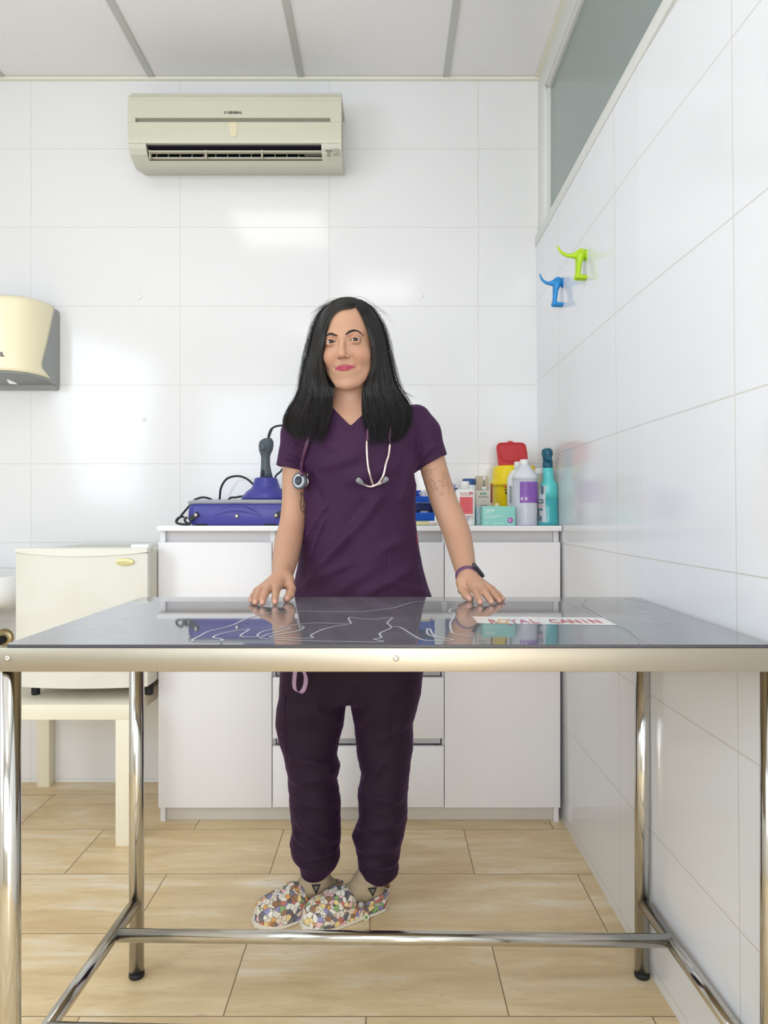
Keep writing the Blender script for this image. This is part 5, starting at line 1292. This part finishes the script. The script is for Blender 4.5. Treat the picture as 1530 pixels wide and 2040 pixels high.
# socks and clogs
M_sock = mat('beige_sock', (172, 154, 126), .85, bump=(320, .3)); M_skinp = M_skin
M_tri = mat('black_sock_print', (34, 32, 32), .8); M_tri2 = mat('grey_sock_print', (112, 108, 102), .8)
fd = Vector((-.88, -.475, 0)).normalized(); fs = Vector((-fd.y, fd.x, 0))   # along the foot, to its side
if fs.y > 0: fs = -fs                                                         # fs: the side that faces the camera
def clog_mat():
    m = bpy.data.materials.new('printed_clog'); m.use_nodes = True; nt = m.node_tree; L = nt.links.new; b = nt.nodes['Principled BSDF']; b.inputs['Roughness'].default_value = .45
    tc = nt.nodes.new('ShaderNodeTexCoord'); vo = nt.nodes.new('ShaderNodeTexVoronoi'); vo.inputs['Scale'].default_value = 78; vo.inputs['Randomness'].default_value = .9
    ve = nt.nodes.new('ShaderNodeTexVoronoi'); ve.feature = 'DISTANCE_TO_EDGE'; ve.inputs['Scale'].default_value = 78; ve.inputs['Randomness'].default_value = .9
    ns = nt.nodes.new('ShaderNodeTexNoise'); ns.inputs['Scale'].default_value = 60
    av = nt.nodes.new('ShaderNodeVectorMath'); av.operation = 'MULTIPLY_ADD'; av.inputs[1].default_value = (.010, .010, .010)
    L(tc.outputs['Object'], ns.inputs['Vector']); L(ns.outputs['Color'], av.inputs[0]); L(tc.outputs['Object'], av.inputs[2]); L(av.outputs[0], vo.inputs['Vector']); L(av.outputs[0], ve.inputs['Vector'])
    sp = nt.nodes.new('ShaderNodeSeparateColor'); L(vo.outputs['Color'], sp.inputs[0])
    cr = nt.nodes.new('ShaderNodeValToRGB'); cr.color_ramp.interpolation = 'CONSTANT'; e = cr.color_ramp.elements
    cols = [(236, 230, 214), (228, 166, 96), (236, 232, 220), (122, 122, 130), (238, 190, 190), (232, 226, 206), (142, 176, 112), (150, 142, 190), (236, 230, 220), (206, 120, 108), (240, 214, 150), (104, 106, 116), (234, 228, 214), (232, 214, 196), (160, 120, 90)]
    e[0].position = 0; e[0].color = (*lin(cols[0]), 1); e[1].position = 1/len(cols); e[1].color = (*lin(cols[1]), 1)
    for i, c in enumerate(cols[2:], 2): k = e.new(i/len(cols)); k.color = (*lin(c), 1)
    L(sp.outputs[0], cr.inputs[0])
    vs = nt.nodes.new('ShaderNodeTexVoronoi'); vs.inputs['Scale'].default_value = 170; L(tc.outputs['Object'], vs.inputs['Vector'])
    g1 = nt.nodes.new('ShaderNodeMath'); g1.operation = 'LESS_THAN'; g1.inputs[1].default_value = .16; L(vs.outputs['Distance'], g1.inputs[0])
    mk = nt.nodes.new('ShaderNodeMath'); mk.operation = 'LESS_THAN'; mk.inputs[1].default_value = .034; L(ve.outputs['Distance'], mk.inputs[0])
    mxx = nt.nodes.new('ShaderNodeMath'); mxx.operation = 'MAXIMUM'; L(g1.outputs[0], mxx.inputs[0]); L(mk.outputs[0], mxx.inputs[1])
    mx = nt.nodes.new('ShaderNodeMix'); mx.data_type = 'RGBA'; mx.inputs[7].default_value = (*lin((86, 74, 74)), 1); L(mxx.outputs[0], mx.inputs[0]); L(cr.outputs[0], mx.inputs[6]); L(mx.outputs[2], b.inputs['Base Color'])
    return m
M_clog = clog_mat(); M_sole = mat('cream_sole', (226, 220, 204), .5); M_btn = mat('grey_rivet', (172, 170, 164), .4)
def foot(heel, cam_side_fold, lab_):
    hx, hy = heel
    def w(l, s, z): l = l/1.1; return (hx+fd.x*l+fs.x*s, hy+fd.y*l+fs.y*s, z)
    # half-width along the clog (0 heel .. .268 toe)
    Ls = np.array([0, .02, .05, .10, .15, .19, .23, .255, .270]); Wd = np.array([.012, .032, .038, .040, .047, .051, .049, .039, .014])
    xs_ = [w(l, s, 0)[0] for l in (-.02, .29) for s in (-.07, .07)]; ys_ = [w(l, s, 0)[1] for l in (-.02, .29) for s in (-.07, .07)]
    def mk(hfun, z0, wid, cut=None, step=.0026, htop=.12):
        f = Field(axis_pts((min(xs_), max(xs_), step)), axis_pts((min(ys_), max(ys_), step)), axis_pts((-.004, htop, step)))
        def fn(X, Y, Z):
            l = (X-hx)*fd.x+(Y-hy)*fd.y; s = (X-hx)*fs.x+(Y-hy)*fs.y
            l = l*1.1+0*Z; s = s+0*Z
            return hfun(l, s, Z+0*l)
        f.op(fn, (min(xs_), min(ys_), 0), (max(xs_), max(ys_), htop), .001, 'add', .02); return f
    def wid(l): return np.interp(l, Ls, Wd)
    def upper(l, s, z):
        w_ = wid(l); top = np.interp(l, [0, .04, .09, .125, .15, .19, .235, .262, .272], [.044, .040, .043, .080, .086, .076, .064, .050, .026])
        zz = np.clip(z-.010, 0, None)/np.maximum(top-.010, .002)
        d = ((np.abs(s)/np.maximum(w_, .004))**2.4+zz**2.4)**(1/2.4)-1
        d = d*np.minimum(np.maximum(w_, .01), np.maximum(top, .02))*.75
        d = np.maximum(d, np.maximum(-l, l-.272)); d = np.maximum(d, .006-z)
        # opening for the foot, down to the insole
        hol = np.maximum(np.abs(s)-(w_-.006), -(z-.030)); hol = np.maximum(hol, l-(.118+(z-.05)*.35)); hol = np.maximum(hol, .008-l)
        return np.maximum(d, -hol)
    def sole(l, s, z):
        w_ = wid(l)+.0012; d = (np.abs(s)-w_)*.8; d = np.maximum(d, np.maximum(-.003-l, l-.275)); return np.maximum(d, np.maximum(-z+.0005, z-(.0095+np.interp(l, [.2, .275], [0, .010]))))
    V, Q = mk(upper, 0, None).mesh(); V = relax(V, Q, 3); cg = raw('clog', V, Q, M_clog, pr, True, lab_)
    V2, Q2 = mk(sole, 0, None, htop=.04).mesh(); V2 = relax(V2, Q2, 2); raw('sole', V2, Q2, M_sole, cg)
    # heel strap in the up position behind the ankle
    rings = []
    for k in range(25):
        a = math.pi*(k/24); l = .095-.105*math.sin(a); s = .043*math.cos(a); z = .040+.008*math.sin(a)
        n_ = Vector(w(-math.sin(a)*.9, math.cos(a), 0))-Vector(w(0, 0, 0)); n_.normalize(); c = Vector(w(l, s, z))
        rings.append([c+n_*.002+Vector((0, 0, .007)), c+n_*.003, c+n_*.002-Vector((0, 0, .007)), c-n_*.002-Vector((0, 0, .007)), c-n_*.002+Vector((0, 0, .007))])
    mm = MB(); mm.grid(rings); mm.build('heel_strap', M_clog, cg)
    for s in (-1, 1):
        c = Vector(w(.108, s*.0445, .046)); n_ = fs*s; mm = MB(); mm.cyl(c-n_*.004, c+n_*.005, .0085, .007, 20); mm.build('rivet', M_btn, cg)
    return w, cg, bvh_of(V, Q)
wl, cgl, bl = foot((-.132, 1.985), 1, 'clog of the foot further left')
wr, cgr, br_ = foot((-.003, 1.972), 1, 'clog of the foot further right')
for (w_, ax_, ay_, px_) in ((wl, -.1960, 1.958, 0), (wr, -.050, 1.952, 1)):
    S = Field(axis_pts((ax_-.15, ax_+.08, .003)), axis_pts((1.86, 2.06, .003)), axis_pts((.025, .135, .003)))
    S.cone((ax_+(.016 if px_ else -.002), ay_+.004, .14), (ax_, ay_, .075), .0345, .0365, .01); S.cone((ax_, ay_, .075), w_(.055, 0, .05), .0365, .031, .012); S.cone((ax_, ay_, .065), w_(.15, 0, .046), .036, .024, .02); S.cone(w_(.04, 0, .045), w_(.04, 0, .036), .030, .028, .01)
    V, Q = S.mesh(); V = relax(V, Q, 2); N = vnormals(V, Q); V = V+N*(np.sin(V[:, 2]*320+V[:, 0]*90)*.0007)[:, None]
    if px_:
        V_ = V
    sk = raw('sock', V, Q, M_sock, pr); bS = bvh_of(V, Q)
    tri = [(620, 1762), (639, 1761), (630, 1783)] if not px_ else [(732, 1769), (751, 1767), (743, 1787)]
    def tri_grid(t, off, name, mt_):
        A, B2, C3 = [np.array(p, float) for p in t]; n = 8; V = []; idx = {}; Fc = []
        for i in range(n+1):
            for j in range(n+1-i):
                p = A+(B2-A)*i/n+(C3-A)*j/n; h, _ = hit(bS, p[0], p[1], off)
                if h is None: return
                idx[(i, j)] = len(V); V.append(h)
        for i in range(n):
            for j in range(n-i):
                Fc.append((idx[(i, j)], idx[(i+1, j)], idx[(i, j+1)]))
                if i+j < n-1: Fc.append((idx[(i+1, j)], idx[(i+1, j+1)], idx[(i, j+1)]))
        raw(name, V, Fc, mt_, sk)
    c = np.mean(np.array(tri, float), 0); tri_grid(tri, .0007, 'ear_print', M_tri); tri_grid([tuple(c+(np.array(p)-c)*.52) for p in tri], .0012, 'ear_print', M_tri2)
mm = MB(); h, n_ = hit(br_, 729, 1825, .002)
if h is not None:
    mm.prism([(h.x+x*.0098, h.z+z*.0125) for x, z in ((-1, .1), (.1, 1), (1, -.1), (-.1, -1))], (h.y-.004, h.y+.002), 'Y', bev=.001); ch = mm.build('shoe_charm', M_sole, cgr)
    mm = MB(); mm.ell((h.x, h.y-.004, h.z), (.0045, .0012, .0055), n=16); mm.build('charm_print', mat('leaf_green', (108, 160, 78), .5), ch)

# wrist band on the arm at the right of the picture
M_bandm = mat('mauve_silicone', (112, 74, 106), .5); M_scr = mat('dark_watch_glass', (52, 54, 56), .12)
wc = Vector(P(932, 1150, 1.742)); wd_ = (Vector(P(936, 1160, 1.71))-Vector(P(926, 1130, 1.78))).normalized()
up_ = Vector((.25, -.35, .9)); up_ = (up_-wd_*up_.dot(wd_)).normalized(); sd_ = wd_.cross(up_); sd_ = sd_ if sd_.x > 0 else -sd_
fb = thing('fitness_band', 'mauve fitness band with dark screen worn on the woman\'s wrist', 'fitness band', tuple(wc))
def wring(r, off, k, n): a = 2*math.pi*k/n; return wc+wd_*off+(sd_*math.cos(a)*1.04+up_*math.sin(a)*.96)*r
n = 40; mm = MB(); mm.grid([[wring(r, o_, k, n) for k in range(n)] for r, o_ in ((.0275, -.0095), (.0292, -.008), (.0292, .008), (.0275, .0095), (.0262, .006), (.0262, -.006), (.0275, -.0095))], caps=False); mm.build('strap', M_bandm, fb)
a0 = math.radians(52); nn_ = (sd_*math.cos(a0)+up_*math.sin(a0)).normalized(); tt_ = wd_.cross(nn_).normalized()
cc_ = wc+nn_*.0300; rings = []
for h_, s_ in ((-.003, .9), (-.001, 1), (.0035, 1), (.0055, .86)):
    rings.append([cc_+nn_*h_+tt_*(x*s_)+wd_*(y*s_) for x, y in rrect(-.0235, .0235, -.0088, .0088, .0085, 6)])
mm = MB(); mm.grid(rings); mm.build('screen', M_scr, fb)

# ------------------------------------------------------------------ stethoscope
M_tube = mat('plum_tubing', (98, 58, 86), .35); M_stm = mat('rose_steel', (226, 206, 196), .2, .9); M_tip = mat('grey_eartip', (142, 140, 142), .5)
def onT(pts, off=.006, Yd=1.83):
    out = []
    for p in pts:
        h, n_ = hit(bvT, p[0], p[1], off); out.append(tuple(h) if h is not None else P(p[0], p[1], Yd))
    return out
stt = thing('stethoscope', 'plum stethoscope hanging round the neck over the purple tunic', 'stethoscope', (-.10, 1.83, 1.2))
back = [(-.175, 1.905, 1.385), (-.150, 1.985, 1.405), (-.10, 2.02, 1.412), (-.05, 1.985, 1.405), (-.035, 1.90, 1.375)]
lt = onT([(601, 946), (605, 925), (611, 900), (620, 872), (634, 842)], .007)
rt = onT([(738, 842), (735, 856)], .008)
mm = MB(); mm.tube(cat(lt+back+onT([(736, 822)], .008)+rt, 6), .0048, 12); mm.tube(cat(onT([(776, 850), (775, 868), (773.5, 884)], .008), 4), .0042, 12); mm.tube(cat(onT([(735, 850), (732, 866), (731.5, 880)], .0085), 4), .0042, 12); mm.build('tubing', M_tube, stt)
sx_ = lambda l: [(540+x/4.026, 760+y/4.026) for x, y in l]
L1 = sx_([(766, 480), (766, 560), (772, 650), (786, 730), (805, 800), (822, 826), (852, 822), (884, 800)]); R1 = sx_([(939, 510), (930, 590), (912, 670), (888, 735), (858, 790), (832, 820), (800, 834), (765, 824), (735, 806)])
mm = MB(); mm.tube(cat(onT(L1, .009), 5), .0030, 10); mm.tube(cat(onT(R1, .013), 5), .0030, 10); mm.build('binaural', M_stm, stt)
for pa, pb, of in (((884, 800), (922, 760), .011), ((735, 806), (690, 778), .014)):
    a, b = onT(sx_([pa, pb]), of); a, b = Vector(a), Vector(b); b.y -= .006; d = (b-a)
    mm = MB(); mm.tube([a-d*.10, a+d*.15, a+d*.45, a+d*.75, a+d*.92, a+d*1.0], [.0036, .0046, .0066, .0074, .0062, .002], 18); mm.build('eartip', M_tip, stt)
# chest piece hanging beside the arm
cpc = Vector(P(597.5, 958, 1.872)); nrm = Vector((-.50, -.86, .05)).normalized()
Mq = Matrix.Translation(cpc) @ nrm.to_track_quat('Z', 'Y').to_matrix().to_4x4()
mm = MB(); mm.lathe([(.019, -.006), (.0215, -.004), (.0225, 0), (.0225, .004), (.0205, .0062), (.0170, .0060)], (0, 0, 0), 40, M=Mq); cpo = mm.build('chestpiece', mat('grey_rim_ring', (92, 97, 102), .4), stt)
mm = MB(); mm.lathe([(.0172, .004), (.0170, .0062), (.015, .0064), (.001, .0066)], (0, 0, 0), 40, M=Mq); mm.build('diaphragm', mat('diaphragm_white', (206, 210, 212), .3), cpo)
mm = MB(); mm.lathe([(.0128, .0066), (.0127, .0071), (.0112, .0071), (.0111, .0066)], (0, 0, 0), 32, M=Mq); mm.text('L', Mq @ Matrix.Translation((0, 0, .0072)), .013, .0002); mm.build('diaphragm_print', mat('slate_mark', (96, 104, 112), .4), cpo)
mm = MB(); mm.lathe([(.006, -.016), (.0165, -.024), (.0180, -.020), (.0165, -.014), (.0085, -.010), (.010, -.006)], (0, 0, 0), 36, M=Mq); mm.build('bell', mat('steel_bell', (206, 200, 192), .15, 1.0), cpo)
st0 = Vector(onT([(603, 938)], .006)[0]); mm = MB(); mm.tube([cpc-nrm*.010, cpc-nrm*.008+(st0-cpc)*.5, st0, Vector(lt[1])], [.004, .0042, .0046, .0048], 12); mm.build('stem', M_stm, cpo)

# ------------------------------------------------------------------ hair
M_hair = mat('near_black_hair', (17, 12, 11), .34, spec=.5)
def hz(l, sc_=4.25, ox=540, oy=570): return [(ox+x/sc_, oy+y/sc_) for x, y in l]
LO = [(709, 593.5), (700, 592.5), (690, 592), (672, 596), (643.5, 615), (627, 645), (617.6, 683), (608, 723), (600, 758), (594, 785), (582, 806), (570, 826), (566, 846), (574, 862), (590, 874)]
LI = [(707, 612), (697, 614.5), (681, 616), (667, 624), (657.6, 638), (652, 657), (647, 676), (643, 699), (642, 720), (647, 746), (653, 768), (660, 790), (661, 808), (657, 832), (651, 860), (641, 885)]
RO = [(706, 594), (713, 595.5), (726, 600.6), (744.7, 617), (758.8, 640.6), (768, 669), (775, 702), (782, 735), (791, 765), (802, 786), (814, 805), (820, 829), (814, 852), (800, 872), (789, 880)]
RI = [(709, 612), (713, 617), (719, 626.5), (728, 647.6), (735, 669), (740, 688), (741, 711), (738, 735), (729, 758), (723, 777), (722, 805), (723.5, 829), (728, 862), (735, 888)]
def resample(l, n):
    p = np.array(cat([(x, y, 0) for x, y in l], 10))[:, :2]; s_ = np.r_[0, np.cumsum(np.linalg.norm(np.diff(p, axis=0), axis=1))]; t = np.linspace(0, s_[-1], n)
    return np.stack([np.interp(t, s_, p[:, 0]), np.interp(t, s_, p[:, 1])], 1)
NV = 44
def sheet(Ii, Oo):
    I_, O_ = resample(Ii, NV), resample(Oo, NV); yy = np.linspace(0, 1, NV)
    return I_, O_
# depth of the face-side edge and of the outline, by picture height
def Yin(y): return np.interp(y, [590, 615, 650, 690, 730, 770, 800, 840, 890], [1.865, 1.822, 1.808, 1.815, 1.832, 1.850, 1.852, 1.835, 1.822])
def Yout(y): return np.interp(y, [590, 615, 650, 690, 740, 800, 850, 890], [1.885, 1.895, 1.905, 1.91, 1.915, 1.915, 1.885, 1.855])
ELL = [(np.array(hl(0, -.018, .036)), np.array([.070, .092, .078])*HS), (np.array(hl(0, .018, .040)), np.array([.060, .060, .055])*HS), (np.array(hl(0, .014, -.022)), np.array([.0625, .064, .082])*HS)]
EYE_ = np.array([0, 0, HC])
def ray_front(px, py, gap):
    """depth at which the sight line first meets the head, infinity if it misses"""
    d = np.stack([(px-CX)/F, np.ones_like(px), -(py-CY)/F], 1); out = np.full(len(px), 9.0)
    for c, r in ELL:
        o = ((EYE_-c) @ HR)/(r+gap); q = (d @ HR)/(r+gap)
        A = (q*q).sum(1); Bq = (q*o).sum(1); Cq = (o*o).sum()-1; D = Bq*Bq-A*Cq
        t = np.where(D > 0, (-Bq-np.sqrt(np.maximum(D, 0)))/A, 9.0); out = np.minimum(out, t)
    return out
NU = 26
def sheet_depth(I_, O_):
    """depth of the hair sheet over its own grid, kept in front of head and tunic"""
    U, Vv = np.meshgrid(np.linspace(0, 1, NU), np.arange(NV)/(NV-1), indexing='ij'); u = U.ravel(); v = Vv.ravel(); i = np.arange(NV)[None, :].repeat(NU, 0).ravel()
    px = I_[i, 0]+(O_[i, 0]-I_[i, 0])*u; py = I_[i, 1]+(O_[i, 1]-I_[i, 1])*u
    Y = Yin(I_[i, 1])+(Yout(O_[i, 1])-Yin(I_[i, 1]))*u**2-.010*np.sin(np.pi*u)*np.clip(v*2, 0, 1)
    Y = np.minimum(Y, ray_front(px, py, .0045))
    for k in range(len(Y)):
        if py[k] > 770:
            h, _ = hit(bvT, px[k], py[k])
            if h is not None: Y[k] = min(Y[k], h.y-.007)
    G = Y.reshape(NU, NV)
    for _ in range(3):
        H = G.copy(); H[1:-1, 1:-1] = np.minimum(G[1:-1, 1:-1], (G[:-2, 1:-1]+G[2:, 1:-1]+G[1:-1, :-2]+G[1:-1, 2:])/4); G = H
    return G
def hairpt(I_, O_, u, v, gap, G):
    """u across from the face to the outline, v along the hair"""
    f = v*(NV-1); i = np.clip(f.astype(int), 0, NV-2); t = (f-i); t1 = t[:, None]
    a = I_[i]*(1-t1)+I_[i+1]*t1; b = O_[i]*(1-t1)+O_[i+1]*t1; px = a+(b-a)*u[:, None]
    g_ = np.clip(u, 0, 1)*(NU-1); j = np.clip(g_.astype(int), 0, NU-2); w_ = g_-j
    Y = (G[j, i]*(1-w_)+G[j+1, i]*w_)*(1-t)+(G[j, i+1]*(1-w_)+G[j+1, i+1]*w_)*t
    Y = Y-gap*(1-np.clip(u, 0, 1)*.6)
    return np.stack([(px[:, 0]-CX)*Y/F, Y, HC-(px[:, 1]-CY)*Y/F], 1)
def tubes(paths, rad, ns=4):
    """many strands (N, L, 3) to one mesh"""
    Pn, L_ = paths.shape[:2]; Tn = np.gradient(paths, axis=1); Tn /= np.maximum(np.linalg.norm(Tn, axis=2, keepdims=True), 1e-9)
    A = np.cross(Tn, np.array([0, -1, .15])); A /= np.maximum(np.linalg.norm(A, axis=2, keepdims=True), 1e-9); Bn = np.cross(Tn, A)
    r = rad[:, None]*np.interp(np.linspace(0, 1, L_), [0, .05, .75, 1], [.6, 1, 1, .15])[None, :]
    ring = [paths+(A*math.cos(2*math.pi*k/ns)+Bn*math.sin(2*math.pi*k/ns)*.7)*r[:, :, None] for k in range(ns)]
    V = np.stack(ring, 2).reshape(-1, 3); idx = np.arange(Pn*L_*ns).reshape(Pn, L_, ns); Q = []
    for k in range(ns):
        j = (k+1) % ns; Q.append(np.stack([idx[:, :-1, k], idx[:, :-1, j], idx[:, 1:, j], idx[:, 1:, k]], -1).reshape(-1, 4))
    return V, np.concatenate(Q)
rng = np.random.RandomState(4)
allV, allQ, base = [], [], 0
def addm(V, Q):
    global base
    allV.append(V); allQ.append(Q+base); base += len(V)
vv = np.linspace(0, 1, 34)
for side, (Ii, Oo) in enumerate(((LI, LO), (RI, RO))):
    I_, O_ = sheet(Ii, Oo); G = sheet_depth(I_, O_)
    # under-layers: one close below the strands, one further back that closes the view past the cheek
    nu, nv = 24, 44
    for u0_, u1_, dY, ve in ((.03, .97, .002, .84), (.04, .93, .014, .88), (-.42, .9, .045, .80)):
        U, Vv = np.meshgrid(np.linspace(u0_, u1_, nu), np.linspace(.0 if dY < .03 else .12, ve, nv), indexing='ij'); p = hairpt(I_, O_, U.ravel(), Vv.ravel(), -dY, G)
        id_ = np.arange(nu*nv).reshape(nu, nv); q = np.stack([id_[:-1, :-1], id_[1:, :-1], id_[1:, 1:], id_[:-1, 1:]], -1).reshape(-1, 4); addm(p, q)
    N_ = 1500; NC = 46; P_ = []
    cu, cend, cph, cam_ = rng.uniform(0, 1, NC), rng.uniform(.82, 1.0, NC), rng.uniform(0, 6.28, NC), rng.uniform(.002, .012, NC)   # locks
    lk = rng.randint(0, NC, N_); u0 = np.where(rng.rand(N_) < .75, np.clip(cu[lk]+rng.normal(0, .035, N_), 0, 1), rng.uniform(0, 1, N_))
    end = np.clip(cend[lk]+rng.normal(0, .035, N_), .70, 1.0); ph = cph[lk]+rng.normal(0, .5, N_); am = cam_[lk]*rng.uniform(.6, 1.3, N_)
    du = rng.normal(0, .02, N_)+(cu[lk]-u0)*.5; gp = rng.uniform(.0005, .0065, N_)
    for i in range(N_):
        v_ = vv*end[i]; u_ = np.clip(u0[i]+du[i]*v_**2+.010*np.sin(v_*6+ph[i])*v_, 0, 1.02)
        p = hairpt(I_, O_, u_, v_, gp[i], G); wv = np.clip((v_-.40)/.60, 0, 1)
        p = p+np.stack([np.sin(v_*8+ph[i])*am[i]*wv*.5, -np.abs(np.sin(v_*7+ph[i]*2))*am[i]*wv*.5, 0*v_], 1); P_.append(p)
    V, Q = tubes(np.array(P_), rng.uniform(.0005, .0011, N_)); addm(V, Q)
    # loose wisps at the outline
    N_ = 110; P_ = []
    for i in range(N_):
        v0 = rng.uniform(.0, .30); v_ = np.clip(v0+(vv)*rng.uniform(.4, .75), 0, 1); p = hairpt(I_, O_, np.full(len(vv), rng.uniform(.92, 1)), v_, .002, G)
        k = rng.uniform(.001, .014)*np.sin(vv*math.pi*rng.uniform(.3, 1))+.0012*np.sin(vv*rng.uniform(8, 22)+i); p[:, 0] += (k if side else -k); p[:, 2] += k*.25; P_.append(p)
    V, Q = tubes(np.array(P_), rng.uniform(.00015, .00028, N_), 3); addm(V, Q)
# flyaway strands over the crown, and the ends that flick out over the shoulders
P_ = []
for i in range(60):
    x0 = rng.uniform(640, 760); a = np.array(P(x0, np.interp(x0, [640, 672, 705, 745, 760], [622, 598, 593, 618, 645]), 1.88)); L_ = rng.uniform(.02, .05); sg = -1 if x0 < 706 else 1
    P_.append(a+np.stack([sg*vv*L_, 0*vv-.005, (vv*(1-vv))*L_*rng.uniform(.2, .7)-vv**2*L_*.5], 1))
for i in range(16):
    t = rng.rand(); a, b, c = (P(786+8*t, 752+14*t, 1.912), P(798+8*t, 774+8*t, 1.91), P(822+12*rng.rand(), 792+5*rng.rand(), 1.915))
    if i % 2: a, b, c = (P(592-4*t, 782+8*t, 1.908), P(575-4*t, 812+4*t, 1.90), P(563+4*rng.rand(), 838+24*rng.rand(), 1.885))
    q = np.array(cat([a, b, c], 17))[:34]; P_.append(q)
V, Q = tubes(np.array(P_), np.r_[rng.uniform(.00012, .00022, 60), rng.uniform(.00018, .00032, 16)], 3); addm(V, Q)
# back of the head and the hair down the back
Hf = Field(axis_pts((-.24, .04, .004)), axis_pts((1.80, 2.06, .004)), axis_pts((1.36, 1.70, .004)))
Hf.ell(hl(0, -.026, .036), np.array([.0725, .094, .0800])*HS, .01, 'add', HR)
Hf.cone(hl(0, -.060, .0), (-.105, 1.985, 1.40), .070, .062, .03)
c0 = np.array(hl(0, 0, 0))
def facecut(X, Y, Z):
    x, y, z = X-c0[0], Y-c0[1], Z-c0[2]; f = HR[0, 1]*x+HR[1, 1]*y+HR[2, 1]*z; zl_ = HR[0, 2]*x+HR[1, 2]*y+HR[2, 2]*z
    return -(f-.000-np.clip(zl_-.05, 0, .05)*1.1)
Hf.op(facecut, (-.24, 1.75, 1.3), (.04, 2.0, 1.72), .004, 'sub')
V, Q = Hf.mesh(); V = relax(V, Q, 2); V = V+vnormals(V, Q)*(np.sin(V[:, 0]*420+np.sin(V[:, 2]*30))*.0009)[:, None]; addm(V, Q)
raw('hair', np.concatenate(allV), np.concatenate(allQ), M_hair, pr, True, 'long near black hair parted off centre')
